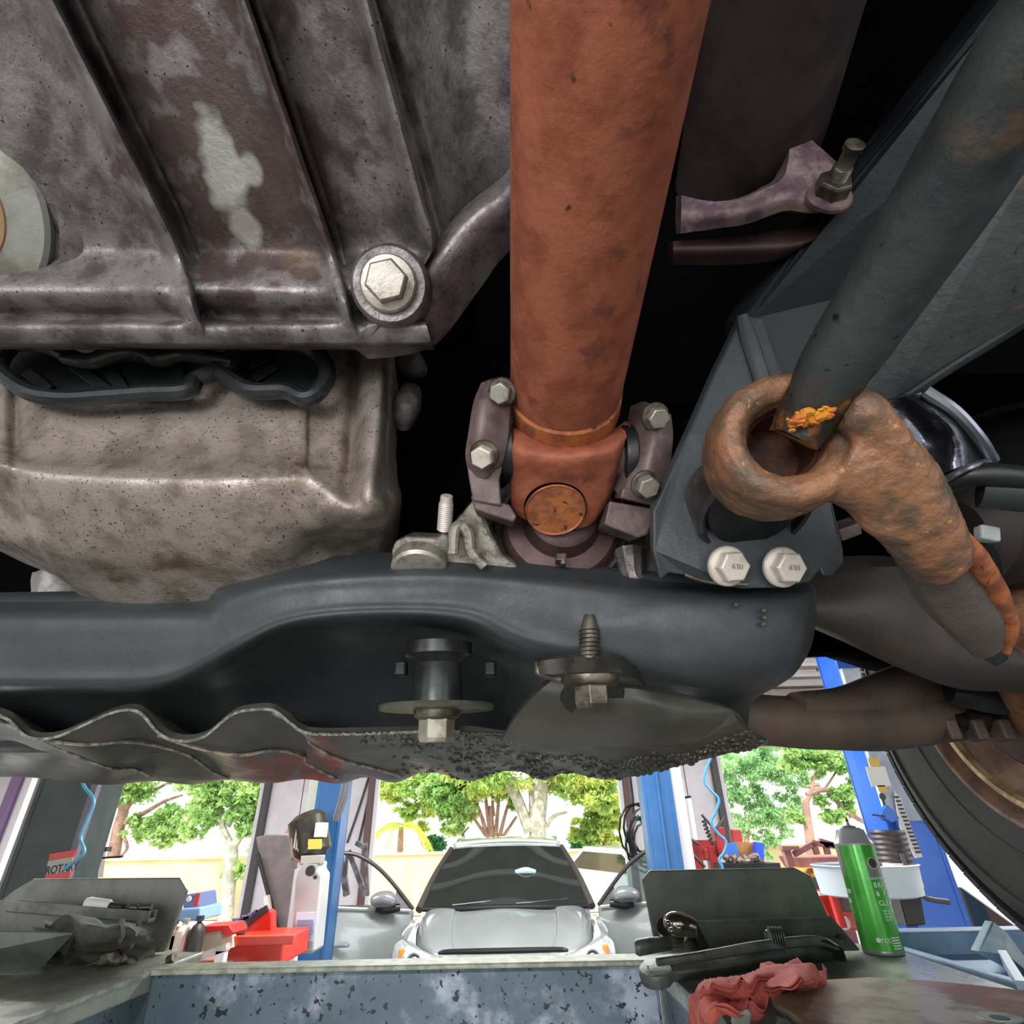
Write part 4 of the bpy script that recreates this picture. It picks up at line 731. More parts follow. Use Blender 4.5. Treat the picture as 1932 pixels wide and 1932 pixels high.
mb = MB().tube([PZ(1355, 1935, -.178), PZ(1390, 1918, -.178), PZ(1440, 1918, -.178), PZ(1480, 1945, -.18)], [.010, .014, .013, .010], 18, sub=4); obj('grip', mb, dk, ut)
obj('trigger', MB().prism([PZ(1380, 1908, -.16), PZ(1412, 1903, -.16), PZ(1418, 1915, -.165), PZ(1386, 1918, -.165)], (0, .01, -.01)), M('trigger_grey', '737a72', rough=.4), ut, smooth=False, bevel=.001)
# turntable
ttm = M('worn_rusty_plate', '9a927d', '5f5546', 13, .38, .2, .12, 100, .4, .6, '7a4a3e', 5, .52, .66, rough2=.5)
tt = thing('turning_plate', PZ(1700, 1890, ZP), 'big worn brown turning plate on the runway at bottom right', 'turning plate')
pts = [(1447, 1882), (1500, 1868), (1560, 1848), (1640, 1843), (1760, 1850), (1932, 1868), (2100, 1900), (2100, 2060), (1640, 2060), (1540, 1940)]
obj('upper_plate', MB().prism([PZ(x, y, -.168) for x, y in pts], (0, 0, -.007)), ttm, tt, smooth=False, bevel=.0012)
obj('middle_plate', MB().prism([PZ(x+3, y+4, -.178) for x, y in pts], (0, 0, -.006)), M('rusted_red_layer', '6b3327', '3a231d', 20, .6), tt, smooth=False)
obj('lower_plate', MB().prism([PZ(x-3, y+3, -.185) for x, y in pts], (0, 0, -.0095)), ttm, tt, smooth=False, bevel=.001)
c = PZ(1886, 1921, -.1678); obj('hole_rim', MB().lathe(c, V((0, 0, 1)), [(.020, 0), (.0195, .0012), (.014, .0008), (.008, .0003)], 32), edgem, tt); obj('hole', MB().lathe(c, V((0, 0, 1)), [(0, .0008), (.0085, .0008), (.009, 0)], 24), blackr, tt)
# spray can
can = thing('spray_can', PZ(1665, 1797, ZP), 'green and grey spray can standing on right runway beside the tyre', 'spray can')
cb0 = PZ(1664, 1793, ZP); cb0 = E(.682-.035, 1.26, ZP); cH = .168; cR = .0335
grn = M('can_green', '5ac24e', '4aa63e', 20, .2, .2, 0); gry = M('can_grey', '8b918d', rough=.3, metal=.3); wht = M('print_white', 'e8ece6', rough=.4)
zz = V((0, 0, 1))
obj('base_rim', MB().lathe(cb0, zz, [(.030, 0), (cR, .001), (cR+.0006, .004), (cR, .007)], 40), gry, can)
obj('can_body', MB().lathe(cb0, zz, [(cR, .006), (cR, cH)], 56), grn, can)
obj('shoulder', MB().lathe(cb0, zz, [(cR+.0008, cH-.002), (cR+.001, cH+.001), (cR-.001, cH+.004), (.030, cH+.008), (.026, cH+.018), (.0245, cH+.024), (.021, cH+.027), (0, cH+.027)], 40), M('can_cap_grey', 'aeb3b1', rough=.35, metal=.2), can)
obj('valve', MB().lathe(cb0+zz*(cH+.027), zz, [(.012, 0), (.013, .002), (.006, .004), (.003, .005), (.0028, .009), (0, .009)], 24), gry, can)
obj('nozzle', MB().box(cb0+zz*(cH+.041), (.006, .005, .008), taper=.4).box(cb0+zz*(cH+.036), (.003, .003, .008)), M('nozzle_brown', '7d3b34', rough=.5), can, smooth=False, bevel=.0008)
vdir = V((EYE.x-cb0.x, EYE.y-cb0.y, 0)).normalized(); base_a = atan2(vdir.y, vdir.x)
def arc(a0, a1, z0, z1, m_, name, dr=.0003, n=16):
    vs = []; fs = []
    for k in range(n+1):
        a = base_a + radians(a0 + (a1-a0)*k/n)
        for z in (z0, z1):
            for r in (cR+dr, cR-.001): vs.append(cb0 + V((cos(a)*r, sin(a)*r, z)))
    for k in range(n):
        i = k*4; j = i+4; fs += [(i, j, j+2, i+2), (i+1, i+3, j+3, j+1), (i, i+1, j+1, j), (i+2, j+2, j+3, i+3)]
    fs += [(0, 2, 3, 1), (n*4, n*4+1, n*4+3, n*4+2)]
    return obj(name, MB().add(vs, fs), m_, can)
arc(-110, -52, .118, cH-.001, gry, 'grey_band'); arc(20, 120, .115, cH-.03, gry, 'grey_band'); 
def decal(a, z, r, m_, name, sq=1):
    an = base_a + radians(a); n_ = V((cos(an), sin(an), 0)); obj(name, MB().lathe(cb0 + n_*(cR-.0008) + zz*z, n_, [(r, 0), (r, .0016 if r > .009 else .0022), (0, .0018 if r > .009 else .0024)], 24), m_, can)
decal(40, .137, .0095, M('emblem_white_ring', 'c9c9c2', rough=.4), 'emblem_ring'); decal(40.5, .1372, .0080, M('emblem_dark', '4a4440', rough=.4), 'round_emblem')
arc(-46, -40, .02, cH-.002, M('can_gloss_strip', 'b9cdb2', rough=.2), 'foil_strip', .0004) if False else None
def curved_text(s, a_start, z, size, m_, name='lettering'):
    a = a_start
    for ch in s:
        if ch != ' ':
            an = base_a + radians(a); nrm = V((cos(an), sin(an), 0)); right = V((-sin(an), cos(an), 0))
            try: text(ch, size, m_, can, cb0 + nrm*(cR+.0006) + zz*z - right*size*.33, frame(right, zz), name, .0002, sx=.95, bold=.02*size/1)
            except Exception as ex: print(ex)
        a += degrees_per(size)
def degrees_per(size): return math.degrees(size*.72/cR)
curved_text('HEAVY-DUTY', 22, .112, .0045, wht); curved_text('BRAKE', 30, .100, .0105, wht); curved_text('& PARTS', 30, .087, .0105, wht); curved_text('CLEANER', 30, .073, .0105, wht)
for k in range(4): curved_text('NON CHLORINATED'[:10-k], 32, .064-.0045*k, .003, wht)
curved_text('TCC', 5, .0195, .008, wht); decal(-5, .0228, .0036, wht, 'round_logo')
for k in range(5): arc(32, 62, .010+.0038*k, .0118+.0038*k, wht, 'fine_print', .0006)
curved_text('PRO', -78, .09, .009, wht); curved_text('LB', -74, .075, .009, wht)
# ================================================================ WORKSHOP HALL
FL = -1.8; YW = 9.5; CZ = 2.0
wallm = M('pale_mauve_panel', 'e9e5e9', 'dfdadf', 3, .6); conc = M('concrete_floor', '8d8a84', '75726d', 2.5, .35, 0, .1, 40, rough2=.5)
brownm = M('brown_steel_trim', '6c5350', rough=.5); darkg = M('dark_grey_trim', '4c4a4c', rough=.5); white = M('white_paint', 'e9e8ea', rough=.45)
struct('floor', MB().box(E(0, 3.4, FL-.05), (17, 13, .1)), conc, smooth=False)
ceil_m = M('ceiling_steel', '9c8878', '8a7768', 3, .6)
ce = struct('ceiling', MB().box(E(0, 3.4, CZ+.04), (17, 13, .05)), ceil_m, smooth=False)
for k in range(18):
    y = -1.6+k*.62; obj('purlin', MB().box(E(0, y, CZ-.02), (16.5, .13, .07)), white, ce, smooth=False)
for k, x in enumerate((-5, -1.2, 2.6, 3.55, 4.3)): obj('purlin_clip', MB().box(E(x, 7.8-.9*(k % 2), CZ-.07), (.12, .3, .04)), ceil_m, ce, smooth=False)
wbk = struct('wall_back', MB().box(E(0, -3.1, 1.6), (16.6, .1, .8)), wallm, smooth=False)
for x_ in (-7.9, -3.0, 2.3, 7.9): obj('pillar', MB().box(E(x_, -3.1, -.3), (1.0, .1, 3.0)), wallm, wbk, smooth=False)
struct('wall_left', MB().box(E(-8.2, 3.4, .1), (.1, 13, 3.8)), wallm, smooth=False)
struct('wall_right', MB().box(E(8.3, 3.4, .1), (.1, 13, 3.8)), wallm, smooth=False)
struct('trim_1', MB().box(E(-7.48, YW-.1, -.35), (.10, .12, 2.9)), white, smooth=False)
struct('trim_2', MB().box(E(-7.62, YW-.2, -.35), (.12, .10, 2.9)), M('mauve_frame', '8a6f95', rough=.5), smooth=False)
def panelled(name, x0, x1, z0, z1, n):
    w = struct(name, MB().box(E((x0+x1)/2, YW+.07, (z0+z1)/2), (x1-x0, .1, z1-z0)), darkg, smooth=False)
    for k in range(n):
        a = x0 + (x1-x0)*k/n; b = x0 + (x1-x0)*(k+1)/n
        obj('panel', MB().box(E((a+b)/2, YW, (z0+z1)/2), (b-a-.015, .06, z1-z0)), wallm, w, smooth=False, bevel=.004)
    return w
panelled('wall_front_left', -8.2, -7.5, FL, CZ, 1); panelled('wall_front_centre_left', -3.83, -2.2, FL, CZ, 3); panelled('wall_front_centre_right', 1.62, 3.05, FL, CZ, 3); panelled('wall_front_right', 6.8, 8.3, FL, CZ, 2)
hd = struct('wall_front_header', MB().box(E(0, YW+.02, (1.126+CZ)/2), (16.4, .12, CZ-1.126)), M('header_pale', 'c9c0ba', 'bbb1ab', 3, .6), smooth=False)
obj('rail', MB().box(E(0, YW-.07, 1.5), (16.4, .05, .05)), brownm, hd, smooth=False); obj('rail', MB().box(E(0, YW-.07, 1.16), (16.4, .06, .06)), darkg, hd, smooth=False)
for k in range(7): obj('batten', MB().box(E(-7.3+2.42*k, YW-.06, 1.38), (.16, .04, .3)), white, hd, smooth=False)
n = 3
for x, s in ((-3.83, 1), (-2.2, -1), (1.62, 1), (3.05, -1), (6.8, 1)):
    struct('trim_%d' % n, MB().box(E(x+s*.02, YW-.08, -.34), (.09, .1, 2.9)), brownm if x in (-2.2, 1.62) else darkg, smooth=False); n += 1
    struct('trim_%d' % n, MB().box(E(x-s*.06, YW-.06, -.34), (.06, .08, 2.9)), white if x in (-2.2, 1.62) else wallm, smooth=False); n += 1
# ---- wall sign, cables
redm = M('sign_red', 'c04a45', rough=.5)
vs_ = thing('vertical_red_sign', PY(647, 1570, 9.3), 'narrow vertical red sign with pale letters on the wall left of the centre doorway', 'sign')
sgc = PY(647, 1541, 9.46); obj('board', MB().box(sgc, (.15, .02, .66)), redm, vs_, smooth=False, bevel=.01)
pale = M('pale_ink', 'efd9d2', rough=.5)
for k in range(7): obj('letter', MB().box(sgc+V((0, -.014, .24-k*.08)), (.07, .006, .045)).box(sgc+V((.01, -.016, .24-k*.08)), (.03, .006, .018)), pale, vs_, smooth=False)
for i, (a, b) in enumerate((((702, 1440), (655, 1590)), ((706, 1440), (676, 1592)), ((1190, 1470), (1196, 1560)))):
    o = obj('hanging_cable', MB().tube([PY(*a, 9.45)+V((0, 0, .5)), PY(*a, 9.45), PY((a[0]+b[0])/2+2, (a[1]+b[1])/2, 9.45), PY(*b, 9.45)], .016, 6, sub=3), darkg)
    tag(o, ('dark cable slanting down the wall left of the centre doorway, outer one', 'dark cable slanting down the wall left of the centre doorway, inner one', 'dark cable hanging on the wall just right of the centre doorway')[i], 'cable')
# ---- lift posts
postb = M('post_blue', '2a5584', '33608f', 3, .35, .1, lo=.4, hi=.7); postb2 = M('post_bright_blue', '1d55b5', '2a62bd', 3, .25, .1); postd = M('post_dark', '3d4744', '343d3b', 4, .5)
def vpost(name, x, y, w, dpt, top, mt, label, extra=None):
    t = thing(name, E(x, y, FL), label, 'lift post', 'lift posts in the hall')
    # C-shaped column: back and two flanges
    obj('column_web', MB().box(E(x, y+dpt/2, (top+FL)/2), (w, .03, top-FL)), mt, t, smooth=False, bevel=.004)
    obj('column_flange', MB().box(E(x-w/2+.015, y, (top+FL)/2), (.03, dpt, top-FL)), mt, t, smooth=False, bevel=.004)
    obj('column_flange', MB().box(E(x+w/2-.015, y, (top+FL)/2), (.03, dpt, top-FL)), mt, t, smooth=False, bevel=.004)
    obj('column_face', MB().box(E(x, y-dpt/2+.02, (top+FL)/2), (w*.92, .03, top-FL)), mt, t, smooth=False, bevel=.01)
    obj('base_plate', MB().box(E(x, y, FL+.015), (w+.2, dpt+.2, .03)), mt, t, smooth=False); return t
p1 = vpost('lift_post', 1.28, 5.8, .28, .2, CZ-.02, postb, 'blue lift post just right of the silver car')
obj('face_rib', MB().box(E(1.28, 5.69, .1), (.02, .03, 3.8)), postb, p1, smooth=False)
obj('ladder_strip', MB().box(E(1.495, 5.88, .1), (.13, .04, 3.8)), white, p1, smooth=False, label='white strip along the right side of the blue post')
p2 = vpost('lift_post', -1.63, 5.5, .24, .22, CZ-.02, postb, 'dark blue lift post carrying pump and white tank')
obj('ladder_strip', MB().box(E(-1.83, 5.6, .1), (.12, .03, 3.8)), M('pale_yellow_green', 'd3d8c4', rough=.5), p2, smooth=False)
mb = MB()
for k in range(3): mb.tube([E(-1.50+.035*k, 5.24, 1.9), E(-1.48+.03*k, 5.22, .5), E(-1.52+.02*k, 5.2, .12)], .012, 6, sub=3)
obj('hydraulic_hose', mb, darkg, p2, kind='stuff')
p3 = vpost('lift_post', -2.98, 4.2, .37, .3, CZ-.02, postd, 'dark green-grey lift post at left with a red sign')
obj('guard_edge', MB().box(E(-2.77, 4.04, .1), (.04, .04, 3.8)), M('edge_mauve', '6b6470', rough=.5), p3, smooth=False)
hz = obj('blue_air_hose', MB().tube([V((PY(150, 1440, 3.9).x, EYE.y+3.9, EYE.z+CZ)), PY(150, 1440, 3.9)], .010, 8).tube([PY(150, 1440, 3.9), PY(157, 1480, 3.9), PY(177, 1510, 3.9), PY(165, 1545, 3.9), PY(152, 1580, 3.9), PY(158, 1610, 3.9), (PY(120, 1640, 3.9))], .010, 8, sub=6), M('hose_blue', '4d93ad', rough=.4)); tag(hz, 'light blue air hose hanging on dark post at left', 'hose')
rsn = thing('red_lift_sign', PY(112, 1655, 4.0), 'red and grey tilted sign plate on the dark left post', 'sign')
sx_ = (PY(145, 1612, 3.98)-PY(97, 1620, 3.98)); fx = frame(sx_, V((.0, 0, 1))); w_ = sx_.length
c_ = PY(113, 1634, 3.98); obj('sign_plate', MB().box(c_, (w_, .15, .006), fx), redm, rsn, smooth=False, bevel=.002)
obj('sign_band', MB().box(c_+V((0, -.005, 0)), (w_*.98, .075, .004), fx), M('sign_grey', '9b9a94', rough=.5), rsn, smooth=False)
text('ROTARY', .062, M('sign_ink', '3a3030', rough=.6), rsn, c_ + V((-w_*.47, -.009, -.045)), fx, 'lettering', .0008, sx=.8, bold=.001)
p4_ = vpost('lift_post', 2.55, 4.3, .32, .26, CZ-.02, postb2, 'bright blue lift post behind the green can, grey-white upper half')
obj('grey_cover', MB().box(E(2.55, 4.14, .52), (.33, .04, .98)), M('cover_grey', '93a0ae', 'b9c0c8', 4, .4), p4_, smooth=False, bevel=.004, label='grey-white upper cover of the blue post')
for (x, y, w, h, mt, nm) in ((1649, 1438, .07, .05, M('sticker_yellow', 'd9b24a', rough=.5), 'sticker'), (1657, 1465, .13, .12, M('sticker_white', 'd9dad2', rough=.5), 'sticker'), (1664, 1488, .05, .04, M('sticker_yellow', 'd9b24a'), 'sticker')):
    obj(nm, MB().box(PY(x, y, 4.11), (w, .004, h)), mt, p4_, smooth=False)
mb = MB().lathe(PY(1665, 1503, 4.1), V((0, -1, 0)), [(.022, 0), (.02, .004), (0, .004)], 16); mb.box(PY(1666, 1510, 4.1), (.015, .006, .06)); obj('keyhole_plate', mb, postd, p4_, smooth=False)
obj('latch', MB().prism([PY(x, y, 4.06) for x, y in ((1662, 1538), (1674, 1518), (1686, 1528), (1698, 1544), (1684, 1553), (1670, 1546))], (0, .05, 0)), postb2, p4_, smooth=False, bevel=.006)
obj('latch_lever', MB().tube([PY(1645, 1537, 4.05), PY(1670, 1540, 4.05)], .006, 6), darkg, p4_)
ld = obj('instruction_strip', MB().prism([PY(x, y, 4.1) for x, y in ((1686, 1490), (1698, 1505), (1741, 1617), (1727, 1619), (1698, 1560))], (0, .006, 0)), M('strip_white', 'd8d6cf', rough=.5), p4_, smooth=False)
inkm = M('ink_dark', '3c3a3c', rough=.5)
for k in range(15):
    x, y = 1692+k*2.9, 1504+k*7.4; obj('printed_block', MB().box(PY(x, y, 4.095), (.03, .004, .012)), inkm, ld, smooth=False)
# ---- pump unit and tank on second post
pu = thing('pump_unit', PY(585, 1610, 5.1), 'black electric pump with yellow label above white oil tank', 'pump')
obj('motor', MB().tube([PY(578, 1535, 5.1), PY(580, 1545, 5.1), PY(588, 1608, 5.1), PY(589, 1618, 5.1)], [.09, .15, .15, .11], 24), M('pump_black', '26241f', '38352c', 14, .35, .2), pu)
obj('motor_cap', MB().prism([PY(x, y, 5.15) for x, y in ((555, 1548), (578, 1534), (590, 1538), (592, 1556), (556, 1562))], (0, .15, 0)), M('cap_grey', '4e4c48', rough=.4), pu, smooth=False, bevel=.01)
for k in range(5): obj('cooling_fin', MB().box(PY(558+k*4, 1582+k*3, 4.97), (.012, .02, .13)), M('fin_grey', 'b8b3a8', rough=.4), pu, smooth=False)
obj('switch_box', MB().box(PY(606, 1566, 4.98), (.08, .08, .1)), white, pu, smooth=False, bevel=.006)
for k in range(2): obj('yellow_label', MB().box(PY(594, 1588+k*9, 4.9), (.10, .01, .035)), M('label_yellow', 'dcd25a', rough=.5), pu, smooth=False)
obj('bolt_block', MB().box(PY(590, 1622, 5.0), (.16, .1, .06)), M('valve_metal', 'a9a79e', rough=.35, metal=.5), pu, smooth=False, bevel=.008)
obj('pipe', MB().tube([PY(552, 1580, 5.0), PY(553, 1610, 5.0), PY(560, 1622, 5.0), PY(570, 1626, 5.0)], .012, 8, sub=3), M('pinkish_pipe', 'b58f8c', rough=.4), pu)
tk = thing('oil_tank', PY(578, 1800, 5.0), 'tall white translucent oil tank with a label on the dark blue post', 'tank')
mb = MB().prism([PY(x, y, 4.95) for x, y in ((562, 1640), (572, 1624), (603, 1626), (600, 1640), (608, 1650), (594, 1792), (590, 1800), (548, 1800), (546, 1795), (556, 1660))], (0, .22, 0)); obj('tank_body', mb, M('tank_white', 'b4b6b3', 'a0a4a6', 2, .3, lo=.3, hi=.7), tk, smooth=False, bevel=.02, bseg=3)
obj('filler_cap', MB().lathe(PY(586, 1643, 4.93), V((0, -1, 0)), [(.035, 0), (.033, .02), (0, .02)], 20), blackr, tk)
obj('drop_mark', MB().lathe(PY(595, 1655, 4.935), V((0, -1, 0)), [(.014, 0), (.013, .012), (0, .012)], 12), blackr, tk)
lb_ = obj('label_plate', MB().box(PY(576, 1748, 4.94), (.15, .006, .17)), M('label_blue_white', 'c4d0e2', rough=.4), tk, smooth=False)
for k in range(5): obj('label_line', MB().box(PY(576, 1737+k*5.5, 4.932), (.12, .006, .012)), M('label_ink', 'c2b98a' if k % 2 else '8d97ad', rough=.5), lb_, smooth=False)
wp = obj('white_post_guard', MB().prism([PY(x, y, 5.2) for x, y in ((556, 1640), (566, 1640), (552, 1822), (532, 1822))], (0, .1, 0)), white); tag(wp, 'white narrow guard plate along the left side of the oil tank', 'guard')
# ---- red trolley and things at left
red = M('tool_red', 'cf3524', 'c22e20', 3, .3)
tc = thing('tool_trolley', PY(480, 1822, 4.5), 'red tool trolley with raised lid left of the oil tank', 'tool trolley')
obj('tray', MB().prism([PY(x, y, 4.4) for x, y in ((420, 1772), (536, 1770), (530, 1822), (415, 1822))], (0, .5, 0)), red, tc, smooth=False, bevel=.01)
obj('tray_rim', MB().box(PY(478, 1774, 4.38), (.52, .03, .05)), M('rim_red', 'de5142', rough=.3), tc, smooth=False, bevel=.006)
obj('lower_cabinet', MB().box(PY(478, 1772, 4.65)+V((0, 0, -.62)), (.48, .45, .8)), red, tc, smooth=False, bevel=.01)
for k in range(3): obj('drawer_front', MB().box(PY(478, 1772, 4.65)+V((0, -.24, -.35-k*.2)), (.42, .02, .16)), red, tc, smooth=False, bevel=.006)
obj('lid', MB().prism([PY(x, y, 4.75) for x, y in ((440, 1768), (505, 1716), (512, 1722), (512, 1768))], (0, .1, 0)), red, tc, smooth=False, bevel=.008)
obj('lid_edge', MB().bar(PY(436, 1764, 4.72), PY(505, 1713, 4.72), .03, .04), M('lid_black', '332b2c', rough=.4), tc)
mb = MB()
for k in range(14): mb.box(PY(444+k*4, 1740-k*1.6+rng.uniform(-3, 3), 4.9), (.03, .04, .03))
obj('purple_clutter', mb, M('clutter_purple', '8a86a4', '4a4058', 40, .4), tc, smooth=False, kind='stuff')
wb = obj('wheel_bracket', MB().lathe(PY(446, 1755, 4.5), V((0, -1, 0)), [(.05, -.05), (.055, 0), (.03, .02), (0, .02)], 24), M('wheel_dark', '4c4144', rough=.5)); tag(wb, 'small dark round caster shaped disc on the red trolley corner', 'disc')
bxr = thing('open_red_box', PY(405, 1790, 4.2), 'small open bright red box with flaps beside the red trolley', 'box')
obj('box_body', MB().prism([PY(x, y, 4.2) for x, y in ((378, 1752), (416, 1750), (420, 1795), (374, 1795))], (0, .2, 0)), M('cream_card', 'd4c5ae', rough=.7), bxr, smooth=False)
obj('flap', MB().prism([PY(x, y, 4.15) for x, y in ((376, 1762), (378, 1748), (432, 1746), (441, 1760), (428, 1768), (416, 1756))], (0, .2, 0)), M('bright_red', 'e02a22', rough=.4), bxr, smooth=False, bevel=.003)
st = obj('steel_strip', MB().bar(PY(330, 1824, 4.0), PY(430, 1786, 4.0), .05, .035), M('strip_grey', 'b3aea6', 'a09b93', 20, .4, .3)); tag(st, 'pale grey metal strip leaning below the red box', 'strip')
wl_ = obj('white_light_block', MB().box(PY(416, 1812, 4.0), (.05, .05, .09)), white); tag(wl_, 'little white block below the red trolley corner', 'block')
# bottles
def bottle(px, py0, py1, w, mt, cap, label, Y=4.0, lab=None):
    b = PY(px, py1, Y); t_ = PY(px, py0, Y); H = (t_-b).z
    t = thing('oil_bottle', b, label, 'bottle', 'bottles in the hall')
    obj('bottle_body', MB().lathe(b, zz, [(w*.92, 0), (w, .01), (w, H*.66), (w*.7, H*.78), (w*.32, H*.84), (w*.32, H*.9)], 20, sy=.7), mt, t)
    obj('cap', MB().lathe(b, zz, [(w*.4, H*.88), (w*.4, H), (0, H)], 16), cap, t)
    if lab: obj('label_panel', MB().box(b+V((0, -w*.7, H*.33)), (w*1.5, .012, H*.42)), lab, t, smooth=False)
    return t
amber = M('amber_plastic', 'c9b38b', rough=.35); blkcap = M('cap_black', '3a3636', rough=.5)
bottle(317, 1737, 1797, .055, amber, blkcap, 'cream bottle with dark label, leftmost of the bottles beside the left stop plate', lab=M('lab_dark', '4f473d', rough=.5))
bottle(337, 1733, 1800, .055, M('pale_pink_plastic', 'd6c6b8', rough=.3), M('cap_gray', '8d8f8c', rough=.5), 'cream bottle with pinkish label between two other bottles', lab=M('lab_pink', 'd39a98', rough=.5))
bottle(361, 1728, 1812, .055, M('black_plastic', '2e2a26', rough=.5), blkcap, 'tall black bottle right of the cream bottles')
sp = thing('blue_spray_bottle', PY(345, 1735, 4.3), 'blue bin with red mark and white cap above the bottles', 'bin')
obj('bin_body', MB().prism([PY(x, y, 4.3) for x, y in ((347, 1688), (374, 1684), (376, 1712), (344, 1716))], (0, .25, 0)), M('blue_grey_plastic', '5e6a8e', rough=.4), sp, smooth=False, bevel=.01)
obj('lower_bin', MB().prism([PY(x, y, 4.25) for x, y in ((336, 1715), (378, 1712), (376, 1738), (330, 1738))], (0, .3, 0)), M('light_blue_plastic', '7fa4d4', rough=.4), sp, smooth=False, bevel=.01)
obj('red_mark', MB().box(PY(371, 1698, 4.27), (.03, .01, .07)), redm, sp, smooth=False); obj('white_dot', MB().lathe(PY(357, 1696, 4.29), V((0, -1, 0)), [(.016, 0), (.014, .01), (0, .01)], 12), white, sp)
rk = thing('work_bench', PY(350, 1822, 4.1), 'low dark bench under the bottles and red box', 'bench')
obj('bench_top', MB().box(PY(365, 1812, 4.15)+V((-.08, -.08, -.03)), (.58, .3, .03)), darkg, rk, smooth=False)
for dx in (-.33, .17): obj('leg', MB().box(PY(365, 1812, 4.15)+V((dx, -.08, -.5)), (.04, .26, .95)), darkg, rk, smooth=False)
# grey T stand near left post
ts = thing('jack_stand', PY(175, 1655, 4.6), 'grey T shaped stand between dark post and cream wall', 'stand')
obj('head_plate', MB().bar(PY(156, 1604, 4.6), PY(206, 1602, 4.6), .06, .03), postd, ts); obj('stem', MB().prism([PY(x, y, 4.6) for x, y in ((172, 1606), (190, 1605), (184, 1656), (158, 1656))], (0, .06, 0)), M('stem_grey', '8b837c', rough=.5), ts, smooth=False)
obj('stem_leg', MB().bar(PY(171, 1655, 4.63), PY(171, 1655, 4.63)+V((0, 0, -1.42)), .07, .06), postd, ts); obj('cross_rod', MB().bar(PY(145, 1622, 4.55), PY(232, 1616, 4.55), .012), postd, ts)
# open dark hood (neighbouring red car)
rcr = thing('neighbour_car_hood', PY(530, 1822, 6.6), 'raised dark brown car hood underside behind the oil tank', 'car hood')
obj('hood_panel', MB().prism([PY(x, y, 6.4) for x, y in ((482, 1580), (500, 1575), (552, 1576), (562, 1600), (566, 1700), (548, 1790), (526, 1766), (500, 1665))], (0, .06, 0)), M('hood_underside', '6f6563', '61585a', 6, .6), rcr, smooth=False, bevel=.01)
obj('prop_rod', MB().bar(PY(486, 1610, 6.35), PY(528, 1768, 6.35), .03), M('rod_black', '2d292a', rough=.4), rcr); obj('strut', MB().bar(PY(503, 1690, 6.3), PY(515, 1770, 6.3), .06, .04), M('strut_pale', 'd8cdc6', rough=.5), rcr)
obj('car_front', MB().box(E(-3.1, 6.9, -1.25), (1.6, .9, .6)), M('neighbour_red', 'a8362e', rough=.3), rcr, smooth=False, bevel=.05)
obj('orange_part', MB().prism([PY(x, y, 6.5) for x, y in ((536, 1572), (548, 1556), (560, 1560), (558, 1574))], (0, .05, 0)), M('orange_plastic', 'c9754e', rough=.5), rcr, smooth=False)
# ---- things right of the car
jk = thing('strut_compressor', PY(1330, 1640, 6.5), 'red workshop press frame with spring right of the blue post', 'press')
for a, b, w in (((1312, 1590), (1318, 1650), .09), ((1352, 1560), (1360, 1612), .16), ((1342, 1595), (1350, 1645), .12), ((1312, 1596), (1345, 1596), .08), ((1386, 1565), (1392, 1600), .09), ((1326, 1612), (1352, 1612), .1)):
    obj('frame_bar', MB().bar(PY(*a, 6.5), PY(*b, 6.5), w, .1), M('press_red', 'b03a38', '9a3234', 6, .4), jk, smooth=False, bevel=.01)
obj('foot', MB().bar(PY(1320, 1650, 6.5), PY(1320, 1650, 6.5)+V((0, 0, -1.45)), .1, .1), MATS['press_red'], jk, smooth=False)
mb = MB(); q = [PY(1327+k*.35+3.2*cos(k*.9), 1547+k*1.0+.9*sin(k*.9), 6.35+.03*sin(k*.9)) for k in range(44)]
obj('coil_spring', mb.tube(q, .010, 6), darkg, jk)
for k, (a, b) in enumerate((((1324, 1537), (1350, 1566)), ((1366, 1542), (1350, 1566)), ((1296, 1600), (1330, 1636)), ((1300, 1582), (1318, 1592)))): obj('lever', MB().tube([PY(*a, 6.35), PY(*b, 6.35)], .014, 8), darkg, jk)
wt = obj('white_tube', MB().tube([PY(1298, 1506, 7.0), PY(1311, 1588, 7.0), PY(1311, 1588, 7.0) + (PY(1311, 1588, 7.0)-PY(1298, 1506, 7.0))*((PY(1311, 1588, 7.0).z-.0)/(PY(1298, 1506, 7.0).z-PY(1311, 1588, 7.0).z))], .035, 14), white); tag(wt, 'white tube standing against the wall right of blue post', 'tube')  # plain white tube, not a light source
wt = obj('black_tube_end', MB().tube([PY(1297, 1502, 7.0), PY(1298, 1506, 7.0)], .04, 14), blackr); tag(wt, 'black end cap on top of the white tube', 'cap')
ho = obj('curled_blue_hose', MB().tube([V((PY(1341, 1428, 5.6).x, EYE.y+5.6, EYE.z+CZ)), PY(1341, 1428, 5.6)], .012, 8).tube([PY(1341, 1428, 5.6), PY(1328, 1470, 5.6), PY(1340, 1490, 5.6), PY(1356, 1508, 5.6), PY(1350, 1532, 5.6), PY(1342, 1552, 5.6), PY(1354, 1572, 5.6), PY(1370, 1588, 5.6), PY(1366, 1608, 5.6), PY(1357, 1622, 5.6), PY(1364, 1640, 5.6), PY(1366, 1680, 5.6)], .012, 8, sub=5), M('hose_blue2', '3d83b5', rough=.4)); tag(ho, 'long wavy blue air hose hanging right of the blue post', 'hose')
bb = thing('blue_parts_box', PY(1410, 1640, 6.0), 'blue and brown open parts box behind right stop plate', 'box')
obj('box_back', MB().prism([PY(x, y, 6.2) for x, y in ((1372, 1592), (1390, 1588), (1440, 1590), (1442, 1632), (1372, 1632))], (0, .05, 0)), M('box_brown', '9a6c3c', rough=.7), bb, smooth=False)
